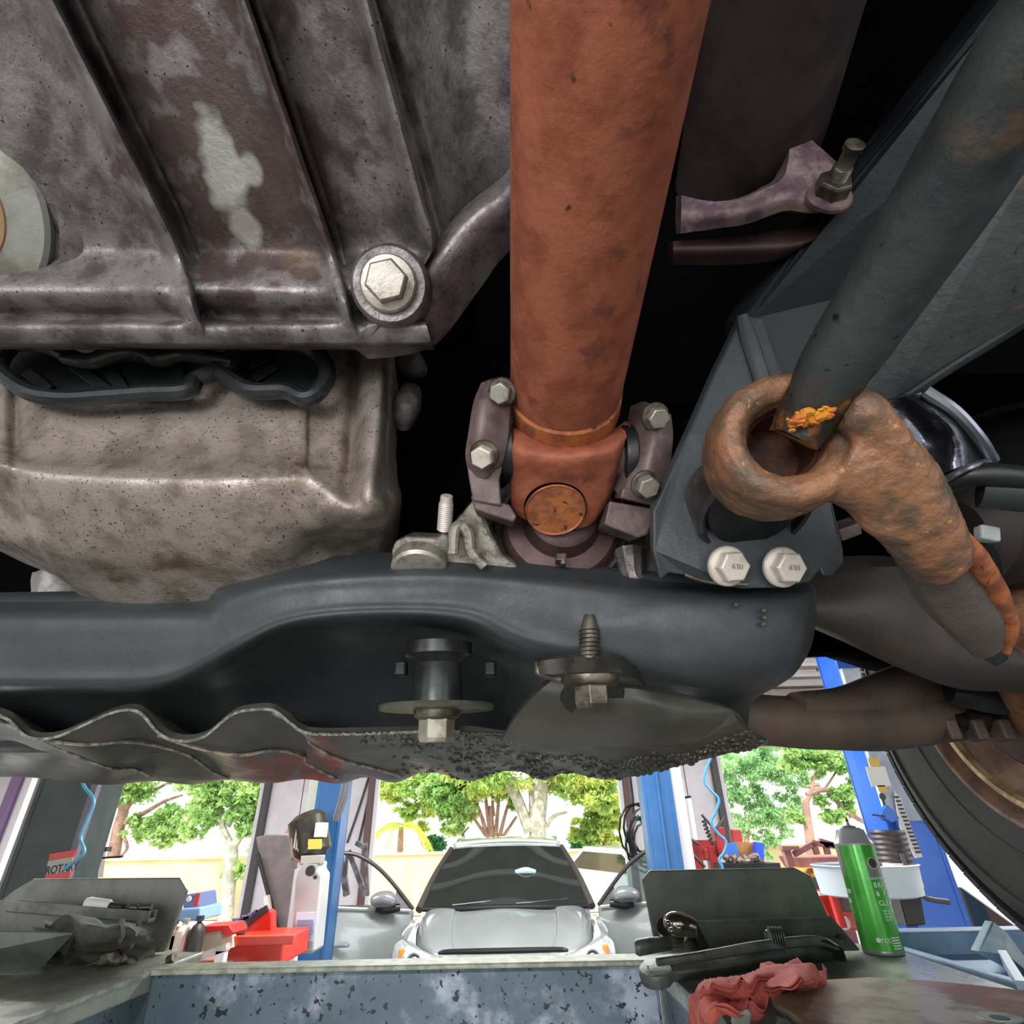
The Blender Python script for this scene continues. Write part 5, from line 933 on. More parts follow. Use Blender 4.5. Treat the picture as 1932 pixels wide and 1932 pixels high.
obj('box_side', MB().prism([PY(x, y, 6.1) for x, y in ((1426, 1588), (1441, 1592), (1442, 1622), (1426, 1620))], (0, .08, 0)), M('box_blue', '2c4fd8', rough=.4), bb, smooth=False)
obj('box_side', MB().prism([PY(x, y, 6.1) for x, y in ((1370, 1600), (1388, 1588), (1396, 1618), (1368, 1622))], (0, .08, 0)), M('box_blue_grey', '3d6bb8', rough=.4), bb, smooth=False)
obj('box_floor', MB().box(PY(1408, 1634, 6.0), (.5, .3, .05)), blackr, bb, smooth=False)
mb = MB()
for k in range(22): mb.ball(PY(rng.uniform(1368, 1432), rng.uniform(1614, 1626), 5.95), rng.uniform(.02, .04), 6)
obj('greasy_parts', mb, M('part_metal', '8f8378', '4c413a', 30, .4, .4), bb, kind='stuff')
obj('side_box_leg', MB().box(PY(1408, 1640, 6.05)+V((0, 0, -.75)), (.5, .3, 1.3)), M('cabinet_grey', '6d6f6d', rough=.5), bb, smooth=False)
# brown machine (press table) and tray
mc = thing('tyre_machine', PY(1520, 1740, 4.9), 'brown workshop machine with T shaped posts left of the green can', 'machine')
brn = M('machine_brown', '8a605a', '9a7068', 5, .5)
obj('table', MB().prism([PY(x, y, 4.9) for x, y in ((1497, 1616), (1600, 1614), (1602, 1638), (1512, 1640))], (0, .3, 0)), brn, mc, smooth=False, bevel=.01)
obj('lower_frame', MB().prism([PY(x, y, 4.85) for x, y in ((1520, 1640), (1560, 1640), (1572, 1672), (1532, 1672))], (0, .2, 0)), brn, mc, smooth=False, bevel=.01)
obj('post', MB().bar(PY(1482, 1602, 4.8), PY(1492, 1634, 4.8), .05), brn, mc); obj('head', MB().bar(PY(1473, 1600, 4.8), PY(1505, 1600, 4.8), .06, .025), brn, mc)
for a, b in (((1498, 1612), (1534, 1592)), ((1532, 1590), (1600, 1600)), ((1534, 1590), (1542, 1612)), ((1556, 1590), (1562, 1612)), ((1545, 1586), (1592, 1600))): obj('arm', MB().bar(PY(*a, 4.8), PY(*b, 4.8), .035), brn, mc)
obj('yellow_tank', MB().lathe(PY(1550, 1672, 4.95), zz, [(.14, -.05), (.2, 0), (.2, .08), (.16, .12), (0, .12)], 24), M('tank_ochre', 'c08a3e', rough=.4), mc)
obj('black_strut', MB().bar(PY(1540, 1655, 4.7), PY(1560, 1725, 4.7), .06, .04), blackr, mc)
obj('pedestal', MB().bar(PY(1545, 1672, 5.0), PY(1545, 1672, 5.0)+V((0, 0, -1.3)), .25, .25), brn, mc, smooth=False)
dp = thing('drain_pan', PY(1645, 1685, 4.0), 'round pale grey drain pan seen on both sides of the green can', 'pan')
c_ = PY(1645, 1690, 4.0); obj('bowl', MB().lathe(c_, zz, [(.24, 0), (.27, .01), (.285, .15), (.295, .155), (.285, .16), (.275, .15), (.26, .02), (0, .02)], 48), M('pan_blue_grey', 'b3c0c6', rough=.4), dp)
obj('drain_tube', MB().bar(c_, c_+V((0, 0, -.9)), .08), darkg, dp); obj('foot', MB().box(c_+V((0, 0, -.95)), (.3, .3, .08)), darkg, dp, smooth=False)
bo = bottle(1700, 1628, 1676, .15, M('orange_jug', 'c98a4a', 'd9b088', 5, .35), white, 'orange jug standing in the round drain pan', Y=3.95)
ba = thing('black_ribbed_filter', PY(1685, 1640, 4.1), 'dark ribbed cylindrical pump leaning on the bright blue post', 'pump')
a, b = PY(1672, 1566, 4.0), PY(1692, 1636, 4.0); t = b-a
obj('ribbed_body', MB().lathe(a, t, [(0, 0)]+[(.095+.006*(k % 2), t.length*k/14) for k in range(15)]+[(0, t.length)], 20), M('filter_dark', '3a3334', '4a4243', 20, .5), ba)
obj('inlet', MB().tube([PY(1700, 1610, 3.9), PY(1712, 1640, 3.9), PY(1740, 1690, 3.9), PY(1790, 1702, 3.9)], .014, 8, sub=4), darkg, ba)
cbn = thing('red_cabinet', PY(1590, 1750, 4.3), 'red cabinet with dark screen left of the green can base', 'cabinet')
obj('carcass', MB().prism([PY(x, y, 4.3) for x, y in ((1543, 1688), (1620, 1686), (1640, 1760), (1572, 1748))], (0, .35, 0)), red, cbn, smooth=False, bevel=.008)
obj('screen', MB().box(PY(1600, 1703, 4.27), (.12, .02, .09)), M('screen_dark', '5e4a4a', rough=.3), cbn, smooth=False, bevel=.005); obj('red_rail', MB().bar(PY(1568, 1678, 4.2), PY(1590, 1750, 4.2), .04), red, cbn)
obj('cabinet_base', MB().box(PY(1600, 1700, 4.5)+V((0, 0, -.75)), (.4, .3, 1.0)), red, cbn, smooth=False); obj('white_edge', MB().bar(PY(1544, 1686, 4.25), PY(1600, 1684, 4.25), .02), white, cbn)
obj('round_gauge', MB().lathe(PY(1594, 1742, 4.25), V((0, -1, 0)), [(.035, 0), (.03, .01), (.028, .002), (0, .002)], 20), white, cbn)
gb = thing('grey_black_case', PY(1715, 1748, 4.1), 'black and grey case hanging right of the green can', 'case')
obj('black_side', MB().prism([PY(x, y, 4.05) for x, y in ((1697, 1690), (1735, 1672), (1748, 1745), (1712, 1748))], (0, .25, 0)), M('case_black', '22201f', rough=.5), gb, smooth=False, bevel=.008)
obj('grey_side', MB().prism([PY(x, y, 4.03) for x, y in ((1672, 1695), (1697, 1690), (1712, 1748), (1690, 1744))], (0, .25, 0)), M('case_grey', '6b6966', rough=.5), gb, smooth=False, bevel=.008)
rg = obj('red_cloth_bundle', rough_up(MB().sheet([[PY(1690, 1765, 3.6), PY(1705, 1758, 3.6), PY(1720, 1768, 3.6)], [PY(1690, 1788, 3.5), PY(1712, 1780, 3.5), PY(1738, 1788, 3.5)], [PY(1690, 1800, 3.5), PY(1715, 1800, 3.45), PY(1742, 1800, 3.5)]], 6, 6, (0, .1, 0)), .03, 9), ragm); tag(rg, 'red cloth bundle right of the green can base', 'cloth')
for i, (px, py, Y) in enumerate(((1208, 1580, 7.0), (600, 1600, 6.9))):
    o = thing('cable_reel', PY(px, py+20, Y), ('black bundle of hanging cables right of the centre doorway', 'black bundle of cables behind the white tank')[i], 'cables')
    for k in range(9):
        c = PY(px, py, Y)+V((rng.uniform(-.05, .05), rng.uniform(-.05, .05), rng.uniform(-.1, .1))); r1 = rng.uniform(.1, .2); r2 = rng.uniform(.15, .28)
        obj('loop', MB().tube([c+V((r1*cos(a*.5236), .03*sin(a), r2*sin(a*.5236))) for a in range(13)], .012, 5, caps=False), blackr, o)
wsh = thing('parts_washer', PY(690, 1700, 7.2), 'dark cluttered stand with steel arms behind the open left door', 'stand')
for a, b, w in (((640, 1600), (655, 1690), .06), ((658, 1605), (690, 1690), .05), ((672, 1590), (690, 1600), .05), ((690, 1590), (694, 1690), .03), ((650, 1690), (655, 1610), .03)): obj('arm', MB().bar(PY(*a, 7.2), PY(*b, 7.2), w), M('stand_mid', '77757a', '4c4a50', 8, .4, .3), wsh)
obj('stand_body', MB().box(PY(665, 1700, 7.4)+V((0, 0, -.5)), (.6, .3, .9)), darkg, wsh, smooth=False)
# ================================================================ SILVER CAR
silver = M('silver_paint', '949b99', '8d9492', 1.5, .25, .35, coat=1); silver_door = silver
glassm = M('dark_windscreen', '1c2422', rough=.04, spec=1.0, coat=1); blk = M('trim_black', '1a1a1b', rough=.35); grey_in = M('door_inner_grey', '4a4844', rough=.6)
X0 = -.14
car = thing('silver_car', E(X0, 7.8, FL), 'silver car facing the camera in the centre doorway with both front doors open', 'car')
def cx(x, y, z): return E(X0+x, y, z)
def cf(x, y, z): return E(X0+x, y, z+.16*max(0, min(1, (6.5-y)/.95)))
rows = []
for y, hw, zc, ze in ((5.48, .50, -.845, -.86), (5.55, .62, -.79, -.81), (5.7, .72, -.735, -.76), (5.95, .77, -.665, -.70), (6.2, .79, -.605, -.645), (6.42, .80, -.555, -.60)):
    rows.append([cx(-hw, y+.06, ze-.04), cx(-hw*.86, y, ze+.015), cx(-hw*.62, y-.0, zc-.012), cx(-hw*.52, y, zc-.035), cx(0, y-.02, zc-.012), cx(hw*.52, y, zc-.035), cx(hw*.62, y, zc-.012), cx(hw*.86, y, ze+.015), cx(hw, y+.06, ze-.04)])
obj('hood', MB().sheet(rows, 5, 5, (0, .01, -.02)), silver, car, ang=70)
for s in (-1, 1):
    rows = [[cf(s*.52, 5.5, -.985), cf(s*.70, 5.56, -.93), cf(s*.78, 5.75, -.86), cf(s*.81, 6.1, -.76), cf(s*.82, 6.5, -.66)],
            [cf(s*.60, 5.47, -1.02), cf(s*.80, 5.56, -.98), cf(s*.88, 5.75, -.90), cf(s*.91, 6.1, -.80), cf(s*.90, 6.5, -.71)],
            [cf(s*.62, 5.46, -1.12), cf(s*.84, 5.56, -1.10), cf(s*.92, 5.75, -1.06), cf(s*.94, 6.1, -.95), cf(s*.92, 6.5, -.9)],
            [cf(s*.62, 5.46, -1.3), cf(s*.84, 5.56, -1.3), cf(s*.92, 5.66, -1.3), cf(s*.94, 6.3, -1.15), cf(s*.92, 6.55, -1.3)]]
    obj('fender', MB().sheet(rows, 5, 5, (-s*.03, .02, 0)), silver, car)
    hl = obj('headlight', MB().sheet([[cf(s*.60, 5.50, -.955), cf(s*.72, 5.53, -.915), cf(s*.84, 5.66, -.865)], [cf(s*.58, 5.455, -1.02), cf(s*.75, 5.49, -.98), cf(s*.885, 5.64, -.91)], [cf(s*.56, 5.45, -1.08), cf(s*.76, 5.48, -1.06), cf(s*.89, 5.6, -1.0)]], 5, 5, (0, .02, 0)), M('lamp_lens', 'c9cfd0', 'a2a8aa', 14, .1, .3, coat=1), car)
    c = cf(s*.695, 5.463, -1.0); obj('lamp_ring', MB().lathe(c, V((0, -1, .2)), [(.055, -.02), (.058, .005), (.052, .012), (.046, .004), (.043, -.005)], 28, closed=True), M('chrome_ring', 'd0d4d6', rough=.12, metal=.9), hl); obj('projector', MB().lathe(c, V((0, -1, .2)), [(.042, -.005), (.03, .006), (0, .012)], 24), M('projector_glass', '5f666a', rough=.06, coat=1), hl)
    obj('turn_signal', MB().box(cf(s*.805, 5.545, -.975), (.05, .04, .10)), M('amber_lens', 'c9823e', rough=.15), hl, smooth=False, bevel=.01)
    # pillars
    obj('pillar', MB().tube([cx(s*.82, 6.44, -.60), cx(s*.73, 6.8, -.35), cx(s*.61, 7.18, -.125)], [.035, .03, .028], 12, sub=4), M('pillar_dark', '4a4542', rough=.3, metal=.2), car)
    obj('roof_rail', MB().tube([cx(s*.58, 7.25, -.085), cx(s*.60, 7.6, -.035), cx(s*.60, 8.4, -.03), cx(s*.58, 9.3, -.08)], .02, 10, sub=4), M('rail_silver', 'b7bdbd', rough=.25, metal=.5), car)
    obj('body_side', MB().prism([cx(s*.90, 7.45, -.62), cx(s*.90, 10.0, -.6), cx(s*.88, 10.1, -1.45), cx(s*.90, 7.45, -1.5)], (-s*.05, 0, 0)), silver, car, smooth=False, bevel=.02)
    obj('side_glass', MB().prism([cx(s*.86, 7.45, -.60), cx(s*.84, 9.7, -.58), cx(s*.62, 9.4, -.1), cx(s*.62, 7.5, -.1)], (-s*.02, 0, 0)), glassm, car, smooth=False)
    for yy in (6.25, 9.0):
        w_ = obj('wheel', MB().lathe(cx(s*.86, yy, -1.47), V((s, 0, 0)), [(.2, -.1), (.31, -.1), (.335, -.07), (.335, .05), (.31, .08), (.2, .07)], 36, closed=True), blackr, car); obj('hubcap', MB().lathe(cx(s*.86, yy, -1.47), V((s, 0, 0)), [(.2, .04), (.19, .06), (.05, .05), (0, .06)], 24), silver, w_)
rows = [[cx(x*.80, 6.46-.0-.12*(1-x*x)+.0, -.575) for x in (-1, -.5, 0, .5, 1)], [cx(x*.72, 6.80-.12*(1-x*x), -.345) for x in (-1, -.5, 0, .5, 1)], [cx(x*.60, 7.18-.10*(1-x*x), -.12+.015*(1-x*x)) for x in (-1, -.5, 0, .5, 1)]]
obj('windscreen', MB().sheet(rows, 6, 6, (0, .02, -.01)), glassm, car)
rows = [[cx(x*.60, y-.08*(1-x*x), z+.03*(1-x*x)) for x in (-1, -.5, 0, .5, 1)] for y, z in ((7.17, -.115), (7.4, -.072), (8.0, -.045), (8.8, -.055), (9.5, -.12))]
obj('roof', MB().sheet(rows, 6, 6, (0, 0, -.03)), silver, car)
obj('cowl', MB().tube([cx(-.78, 6.43, -.595), cx(-.4, 6.34, -.585), cx(0, 6.32, -.58), cx(.4, 6.34, -.585), cx(.78, 6.43, -.595)], .022, 10, sub=4), blk, car)
wi = obj('wiper', MB().tube([cx(-.5, 6.38, -.565), cx(-.2, 6.40, -.545), cx(.02, 6.42, -.535)], .008, 6, sub=3), blk, car)
wi = obj('wiper', MB().tube([cx(.1, 6.36, -.56), cx(.4, 6.42, -.55), cx(.6, 6.47, -.54)], .008, 6, sub=3), blk, car)
obj('interior_mirror', MB().tube([cx(.10, 6.72, -.33), cx(.2, 6.70, -.315), cx(.30, 6.72, -.33)], [.02, .03, .02], 10, sub=3), M('mirror_pale_blue', 'a7c5c5', rough=.3), car)
obj('bumper', MB().sheet([[cf(-.86, 5.62, -1.03), cf(-.6, 5.44, -1.0), cf(0, 5.38, -.99), cf(.6, 5.44, -1.0), cf(.86, 5.62, -1.03)], [cf(-.88, 5.6, -1.2), cf(-.6, 5.40, -1.2), cf(0, 5.34, -1.2), cf(.6, 5.40, -1.2), cf(.88, 5.6, -1.2)], [cf(-.86, 5.66, -1.5), cf(-.6, 5.46, -1.52), cf(0, 5.40, -1.52), cf(.6, 5.46, -1.52), cf(.86, 5.66, -1.5)]], 5, 5, (0, .05, 0)), silver, car)
obj('grille', MB().tube([cf(-.5, 5.45, -.945), cf(-.42, 5.42, -.935), cf(0, 5.38, -.93), cf(.42, 5.42, -.935), cf(.5, 5.45, -.945)], [.01, .018, .02, .018, .01], 8, sub=3), blk, car)
obj('engine_body', MB().prism([cx(-.6, 5.6, -1.02), cx(.6, 5.6, -1.02), cx(.75, 6.4, -.85), cx(.8, 10, -.7), cx(-.8, 10, -.7), cx(-.75, 6.4, -.85)], (0, 0, -.55)), blk, car, smooth=False)
for s in (-1, 1):
    h = V((s*.89, 6.52, 0)); e = V((s*1.60+(.0 if s < 0 else -.02), 6.20, 0))
    d = e-h
    def dpt(t, z, o_=0): q = h + d*t; return cx(q.x, q.y-o_, z)
    rows = [[dpt(0, -.62), dpt(.3, -.60), dpt(.7, -.57), dpt(1.0, -.545)], [dpt(0, -.75, .03), dpt(.3, -.74, .04), dpt(.7, -.72, .04), dpt(1.03, -.70, .02)], [dpt(0, -1.0, .03), dpt(.3, -1.0, .05), dpt(.7, -1.0, .05), dpt(1.05, -1.0, .03)], [dpt(0, -1.45), dpt(.3, -1.45, .02), dpt(.7, -1.45, .02), dpt(.98, -1.40)]]
    dr = obj('door', MB().sheet(rows, 6, 6, (0, .06, 0)), silver_door, car, label='open front door seen from outside')
    obj('window_frame', MB().tube([dpt(0, -.60), dpt(.28, -.38), dpt(.5, -.24), dpt(.72, -.15), dpt(.88, -.125), dpt(1.0, -.14), dpt(1.02, -.3), dpt(1.0, -.55)], .018, 10, sub=4), M('frame_dark', '3f3a3a', rough=.35, metal=.2), dr)
    if s > 0: obj('door_glass', MB().prism([dpt(.05, -.59), dpt(.3, -.37), dpt(.52, -.23), dpt(.74, -.15), dpt(.95, -.14), dpt(.98, -.55)], (0, .008, 0)), M('door_glass', '9fb0ae', rough=.03, trans=.9, ior=1.1), dr, smooth=False)
    obj('sail_trim', MB().prism([dpt(.0, -.61), dpt(.22, -.44), dpt(.27, -.60)], (0, .03, 0)), M('sail_grey', '6f6c6c', rough=.4), dr, smooth=False)
    mc_ = dpt(.33, -.51, .1)
    mi = obj('wing_mirror', MB().tube([mc_+V((-s*.10, .02, -.02)), mc_+V((-s*.06, 0, 0)), mc_+V((0, -.0, .01)), mc_+V((s*.09, 0, .0)), mc_+V((s*.125, .01, -.01))], [.035, .075, .085, .07, .03], 18, flat=.8, sub=4), M('mirror_grey', '808184', rough=.25, metal=.3), dr)
    obj('mirror_base', MB().tube([mc_+V((-s*.14, .04, -.06)), mc_+V((0, .02, -.07)), mc_+V((s*.08, .01, -.065))], [.03, .045, .03], 12, sub=3), blk, mi)
    hd_ = dpt(.87, -.82, .07); obj('door_handle', MB().tube([hd_+V((-.11, .02, 0)), hd_+V((-.09, 0, .0)), hd_+V((.09, 0, .0)), hd_+V((.11, .02, 0))], .018, 10, sub=3), M('handle_chrome', 'b9c0c0', rough=.2, metal=.7), dr)
    obj('window_strip', MB().tube([dpt(.02, -.605, .03), dpt(.5, -.575, .03), dpt(1.0, -.54, .03)], .009, 8), M('strip_chrome', 'c9cccc', rough=.2, metal=.6), dr)
# white cars
def plain_car(name, x, y, yaw, mt, label):
    t = thing(name, E(x, y, FL), label, 'car', 'white cars'); Rz = Matrix.Rotation(yaw, 3, 'Z')
    def g(a, b, c): return E(x, y, FL) + Rz @ V((a, b, c))
    prof = [(-2.2, .35), (-2.25, .7), (-2.1, .95), (-1.2, 1.05), (-.5, 1.5), (.9, 1.55), (1.7, 1.15), (2.2, 1.0), (2.25, .4)]
    obj('body', MB().prism([g(-.88, a, b) for a, b in prof], Rz @ V((1.76, 0, 0))), mt, t, smooth=False, bevel=.09, bseg=4)
    for s in (-1, 1):
        obj('side_window', MB().prism([g(s*.885, -1.0, 1.08), g(s*.885, -.45, 1.42), g(s*.885, .85, 1.46), g(s*.885, 1.4, 1.15)], Rz @ V((s*.012, 0, 0))), glassm, t, smooth=False)
        for b in (-1.4, 1.4): obj('wheel', MB().lathe(g(s*.8, b, .33), Rz @ V((s, 0, 0)), [(0, -.1), (.33, -.1), (.33, .1), (.2, .11), (0, .1)], 24), blackr, t)
    obj('windscreen', MB().prism([g(-.75, -1.17, 1.09), g(.75, -1.17, 1.09), g(.65, -.56, 1.49), g(-.65, -.56, 1.49)], (0, 0, .02)), glassm, t, smooth=False)
    for s in (-.6, .6): obj('headlight', MB().box(g(s, -2.22, .75), (.3, .08, .14)), M('lamp_grey', '9aa0a4', rough=.2), t, smooth=False)
    return t
wcp = M('white_car_paint', 'e6e6ea', rough=.2, coat=1)
plain_car('white_car', 3.9, 5.4, radians(12), wcp, 'white car partly visible right of the bright blue post')
plain_car('parked_white_car', 2.6, 14.0, radians(30), wcp, 'white parked car outside between silver car and right wall')
# ================================================================ OUTSIDE
struct('ground', MB().box(E(0, 35, FL-.07), (90, 50.2, .1)), M('pale_concrete_yard', 'cfc9bb', 'c2bcae', .8, .8), smooth=False)
cw = thing('boundary_wall', E(0, 18, FL), 'long cream boundary wall across the yard behind the doorways', 'wall')
cream = M('cream_render', 'd9c39a', 'ccb58c', 1.2, .8)
obj('wall_body', MB().box(E(0, 18.1, (FL-.42)/2), (60, .2, -FL-.42)), cream, cw, smooth=False); obj('coping', MB().box(E(0, 18.08, -.40), (60, .3, .06)), cream, cw, smooth=False)
def foliage(name, blobs, n, size, mt, parent, seed, aspect=2.2, droop=0):
    g = np.random.default_rng(seed); w = np.array([b[3]**2 for b in blobs]); w = w/w.sum(); idx = g.choice(len(blobs), n, p=w)
    B = np.array([b[:3] for b in blobs])[idx]; R = np.array([b[3] for b in blobs])[idx]
    d = g.normal(size=(n, 3)); d /= np.linalg.norm(d, axis=1)[:, None]; r = R*g.random(n)**.45
    c = B + d*r[:, None]*np.array([1.15, 1, .85])
    ns = 26; sd_ = g.normal(size=(len(blobs), ns, 3)); sd_ /= np.linalg.norm(sd_, axis=2)[:, :, None]; sd_ *= (g.random((len(blobs), ns))**.4*1.05)[:, :, None]
    si = g.integers(ns, size=n); c = B + R[:, None]*(sd_[idx, si]*np.array([1.2, 1, .9]) + g.normal(size=(n, 3))*.13*np.array([1.3, 1, .8]))
    a = g.normal(size=(n, 3)); a[:, 2] -= droop; a /= np.linalg.norm(a, axis=1)[:, None]; b = np.cross(a, g.normal(size=(n, 3))); b /= np.linalg.norm(b, axis=1)[:, None]
    s = size*(.6+.8*g.random(n))[:, None]; L_ = a*s*aspect/2; Wd = b*s/2
    v = np.stack([c-L_, c+Wd, c+L_, c-Wd], 1).reshape(-1, 3)
    org = np.array(wloc(parent)); v = v-org; me = bpy.data.meshes.new(name)
    me.vertices.add(4*n); me.vertices.foreach_set('co', v.ravel()); me.loops.add(4*n); me.loops.foreach_set('vertex_index', np.arange(4*n)); me.polygons.add(n)
    me.polygons.foreach_set('loop_start', np.arange(n)*4); me.polygons.foreach_set('loop_total', np.full(n, 4)); me.update(); me.validate()
    me.materials.append(mt); o = bpy.data.objects.new(name, me); COL.objects.link(o); o.parent = parent; o['kind'] = 'stuff'; return o
def leafm(name, c1, c2):
    mt = M(name, c1, c2, .9, .5, 0, lo=.42, hi=.58); N = mt.node_tree.nodes; L = mt.node_tree.links; b = N['Principled BSDF']
    t = N.new('ShaderNodeBsdfTranslucent'); mx = N.new('ShaderNodeMixShader'); mx.inputs[0].default_value = .45
    src = b.inputs['Base Color'].links[0].from_socket; L.new(src, t.inputs['Color']); L.new(b.outputs[0], mx.inputs[1]); L.new(t.outputs[0], mx.inputs[2]); L.new(mx.outputs[0], N['Material Output'].inputs['Surface']); return mt
lf1 = leafm('leaf_fresh', 'b8d48a', '93bb6c'); lf2 = leafm('leaf_yellow_green', 'd4dc80', 'a5c66a'); lf3 = leafm('leaf_cool', 'b4d6a0', '94c084')
bark1 = M('bark_brown', 'a08070', '8a6c60', 4, .8, 0, .4, 20); bark2 = M('bark_pale', 'b5b3a4', '8e8c7e', 5, .8, 0, .4, 20)
def tree(label, Y, trunk, branches, crown, n, lf, bark, size=.13, seed=1, droop=0, group=None):
    base = PY(*trunk[0][:2], Y); base.z = EYE.z+FL
    t = thing('tree', base, label, 'tree', 'trees beyond the doorways')
    pts = [base] + [PY(x, y, Y+(q[0] if q else 0)) for x, y, r, *q in trunk]; rr = [trunk[0][2]*.72] + [q[2]*.62 for q in trunk]
    obj('trunk', MB().tube(pts, rr, 12, sub=3), bark, t)
    for b in branches:
        obj('branch', MB().tube([PY(x, y, Y+(q[0] if q else 0)) for x, y, r, *q in b], [q[2]*.62 for q in b], 8, sub=3), bark, t)
    blobs = []
    for x, y, rpx, *q in crown:
        Yq = Y+(q[0] if q else 0); c = PY(x, y, Yq); blobs.append((c.x, c.y, c.z, rpx*Yq/1050*.85))
    foliage('foliage', blobs, int(n*2.0), size*.52, lf, t, seed, droop=droop); return t
tree('brown forked tree seen through the left doorway', 20, [(212, 1625, .3), (222, 1570, .28), (233, 1530, .26)],
     [[(233, 1532, .2), (222, 1500, .16), (205, 1470, .12), (190, 1430, .1)], [(233, 1532, .2), (250, 1505, .15), (262, 1480, .12), (270, 1440, .1)], [(228, 1556, .15), (270, 1535, .12), (310, 1512, .09), (345, 1500, .05)], [(238, 1520, .12), (285, 1495, .1), (330, 1470, .06)], [(232, 1575, .1), (240, 1600, .08), (225, 1618, .07)], [(222, 1508, .1), (205, 1510, .07), (190, 1485, .05)]],
     [(190, 1520, 32), (230, 1460, 60), (290, 1450, 60), (170, 1590, 22), (270, 1560, 28), (300, 1575, 24), (340, 1540, 35), (150, 1470, 50), (330, 1580, 18), (390, 1480, 40)], 9000, lf1, bark1, .15, 2)
tree('leafy tree filling the far left of the left doorway', 19, [(40, 1700, .25), (60, 1620, .2), (80, 1540, .2)], [[(80, 1540, .15), (100, 1500, .1)]], [(80, 1500, 40), (60, 1560, 38), (40, 1610, 34), (20, 1660, 30), (100, 1470, 45), (-20, 1640, 50), (-60, 1560, 60), (-140, 1600, 70), (30, 1550, 30)], 9000, lf3, bark1, .15, 3)
tree('pale mottled tree before the cream wall, right part of the left doorway', 16.5, [(425, 1745, .30), (430, 1680, .28), (436, 1625, .27), (437, 1590, .25)],
     [[(437, 1600, .2), (420, 1560, .14), (412, 1500, .1), (405, 1450, .08)], [(438, 1600, .2), (460, 1570, .14), (490, 1545, .1), (510, 1520, .06)], [(430, 1560, .12), (450, 1520, .1), (470, 1470, .06)]],
     [(400, 1500, 34), (450, 1500, 45), (480, 1470, 45), (370, 1560, 22), (400, 1540, 25), (470, 1560, 22), (455, 1640, 16), (475, 1655, 12), (430, 1650, 10), (490, 1520, 25), (440, 1440, 50), (480, 1600, 12), (380, 1470, 30)], 8500, lf1, bark2, .13, 4)
tree('big pale twin trunked tree in the centre doorway', 21, [(1018, 1640, .42), (1015, 1560, .42), (1020, 1480, .42), (1022, 1400, .4)],
     [[(1000, 1570, .3), (985, 1530, .3), (968, 1490, .3), (940, 1440, .26)], [(1006, 1580, .2), (1004, 1500, .2), (1000, 1430, .16)], [(1030, 1560, .12), (1045, 1540, .1), (1070, 1532, .06)]],
     [(900, 1450, 60), (980, 1430, 60), (1060, 1450, 60), (1110, 1480, 50), (1140, 1500, 34), (1080, 1480, 30), (1150, 1450, 40), (1040, 1420, 40)], 9000, lf2, bark2, .16, 5)
tree('many stemmed slender tree left of the pale trunks in the centre doorway', 22, [(930, 1620, .18), (928, 1570, .16), (926, 1520, .12)],
     [[(920, 1580, .14), (905, 1530, .1), (890, 1500, .07)], [(926, 1580, .13), (918, 1520, .11), (914, 1490, .08)], [(935, 1580, .12), (940, 1520, .1), (945, 1480, .07)], [(942, 1580, .12), (955, 1530, .09), (965, 1500, .06)], [(948, 1580, .1), (975, 1540, .07)], [(918, 1578, .1), (895, 1545, .08), (882, 1518, .05)], [(932, 1540, .08), (930, 1500, .08), (950, 1490, .06)]],
     [(860, 1510, 35), (890, 1480, 40), (850, 1550, 22), (950, 1490, 26), (830, 1490, 30), (970, 1520, 12)], 6500, lf1, bark1, .15, 6)
tree('yellow-green leafy tree above left part of the silver car', 23, [(880, 1620, .12), (872, 1570, .1), (862, 1545, .08)], [[(872, 1575, .06), (885, 1560, .05)]],
     [(740, 1490, 26), (790, 1480, 40), (830, 1510, 34), (860, 1480, 40), (770, 1530, 22), (880, 1530, 20), (850, 1560, 16), (900, 1460, 30), (730, 1460, 30), (800, 1560, 10)], 8500, lf2, bark1, .16, 7)
tree('thin sapling with bright leaves right of the pale trunks', 22, [(1158, 1640, .07), (1145, 1580, .06), (1135, 1545, .05)], [[(1145, 1585, .05), (1150, 1550, .03)], [(1135, 1550, .05), (1120, 1520, .03)]],
     [(1100, 1560, 18), (1130, 1570, 24), (1150, 1590, 18), (1155, 1540, 26), (1110, 1590, 12), (1130, 1520, 30), (1085, 1580, 10), (1120, 1595, 16)], 5500, lf2, bark1, .14, 8)
tree('willowy tree with fine drooping leaves in the right doorway', 17, [(1400, 1650, .12), (1410, 1580, .1), (1420, 1520, .1)], [[(1410, 1560, .06), (1405, 1530, .04)]],
     [(1400, 1450, 45), (1440, 1430, 50), (1480, 1460, 40), (1380, 1500, 24), (1420, 1520, 42), (1460, 1540, 28), (1490, 1510, 22), (1395, 1560, 20), (1440, 1580, 16), (1460, 1590, 12), (1480, 1570, 14), (1370, 1460, 20), (1530, 1440, 30), (1450, 1615, 7), (1385, 1590, 10)], 16000, lf3, bark1, .075, 9, droop=1.5)
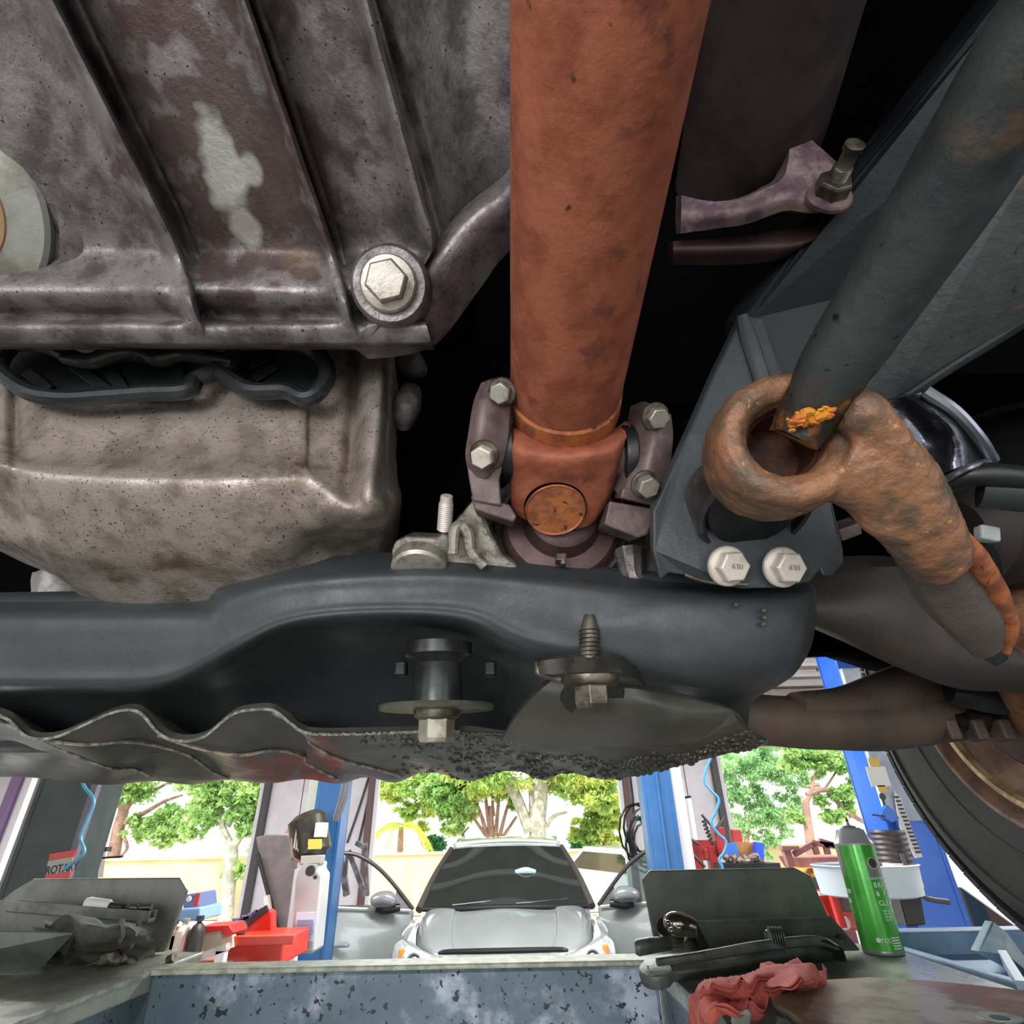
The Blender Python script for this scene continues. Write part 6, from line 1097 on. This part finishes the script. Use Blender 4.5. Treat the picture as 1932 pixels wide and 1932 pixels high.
tree('brown trunked tree with long side branches in the right doorway', 15, [(1533, 1640, .17), (1528, 1580, .17), (1522, 1540, .15), (1520, 1510, .12)],
     [[(1520, 1515, .1), (1530, 1495, .09), (1535, 1465, .06)], [(1522, 1500, .11), (1560, 1490, .1), (1590, 1525, .1), (1625, 1548, .09), (1665, 1565, .08)], [(1545, 1480, .08), (1520, 1485, .05)], [(1590, 1520, .05), (1620, 1500, .04), (1645, 1490, .03)], [(1555, 1490, .05), (1575, 1460, .04), (1590, 1430, .03)], [(1540, 1518, .04), (1570, 1516, .03)], [(1590, 1425, .06), (1620, 1440, .06), (1645, 1455, .06)], [(1535, 1470, .05), (1550, 1440, .03)]],
     [(1590, 1500, 22), (1620, 1480, 20), (1560, 1440, 26), (1600, 1430, 30), (1640, 1420, 20), (1570, 1540, 18), (1600, 1530, 14), (1640, 1520, 12), (1540, 1420, 30), (1500, 1430, 30), (1550, 1510, 12), (1500, 1540, 14)], 7500, lf1, bark1, .10, 10)
# palm
pb = PY(757, 1640, 20.8); pb.z = EYE.z+FL
pt = thing('palm_tree', pb, 'slim palm with yellow-green drooping fronds left of the silver car roof', 'palm')
obj('trunk', MB().tube([pb, PY(755, 1600, 20.8), PY(757, 1560, 20.8)], [.12, .1, .08], 10, sub=3), bark1, pt)
palml = leafm('palm_leaf', 'd8cf4e', 'a8c04a')
for k in range(13):
    a = 2*pi*k/13+.2; c = PY(757, 1556, 20.8); L_ = 1.0+.2*(k % 3); spine = [c+V((cos(a)*L_*t, sin(a)*L_*t, .5*t-1.15*t*t*(1+.1*(k % 2)))) for t in (0, .25, .5, .75, 1)]
    sp_ = smooth_path(spine, 4); mb = MB().tube([V(q) for q in sp_], .015, 5)
    side = V((-sin(a), cos(a), 0))
    for i, q in enumerate(sp_[2:]):
        for s in (-1, 1):
            q = V(q); tip = q + side*s*.3 + V((cos(a)*.1, sin(a)*.1, -.22)); w = V((cos(a), sin(a), 0))*.025
            mb.add([q-w, q+w, tip], [(0, 1, 2)])
    obj('frond', mb, palml, pt, smooth=False, fixn=False)
# low shrubs and pale house behind the wall
def bush(x, y, r, Y, label, lf, n, seed):
    c = PY(x, y, Y); b = V((c.x, c.y, EYE.z+FL)); t = thing('shrub', b, label, 'shrub'); obj('stem', MB().tube([b, c], .04, 6), bark1, t)
    foliage('foliage', [(c.x, c.y, c.z, r*Y/1050)], n, .12, lf, t, seed); return t
bush(825, 1590, 14, 24, 'dark green shrub behind the cream wall left of the car roof', leafm('leaf_dark', '5a9468', '447a52'), 1500, 21)
bush(1095, 1590, 14, 24, 'dark green shrub behind the cream wall right of the car roof', MATS['leaf_dark'], 1500, 22)
bush(60, 1650, 26, 17, 'pale green hedge bush at far left before the cream wall', lf3, 3500, 23)
hs = thing('white_house', E(-4.5, 34, FL), 'overexposed white house behind the trees of the centre doorway', 'house')
wh_ = M('white_render', 'f4f1ec', rough=.8)
obj('house_wall', MB().box(E(-4, 35, -.3), (16, 4, 3.0)), wh_, hs, smooth=False)
for k in range(6): obj('window', MB().box(E(-9.5+2.4*k, 32.97, -.4), (.7, .06, 1.0)), M('far_window', 'b9b7a8', rough=.3), hs, smooth=False)
h2_ = thing('white_house', E(12, 34, FL), 'overexposed white building beyond the right doorway trees', 'house')
obj('house_wall', MB().box(E(13, 36, -.35), (14, 4, 2.9)), wh_, h2_, smooth=False)
h3_ = thing('white_house', E(-17, 34, FL), 'overexposed white building beyond the left doorway trees', 'house')
obj('house_wall', MB().box(E(-18, 36, -.6), (11, 4, 2.4)), wh_, h3_, smooth=False)
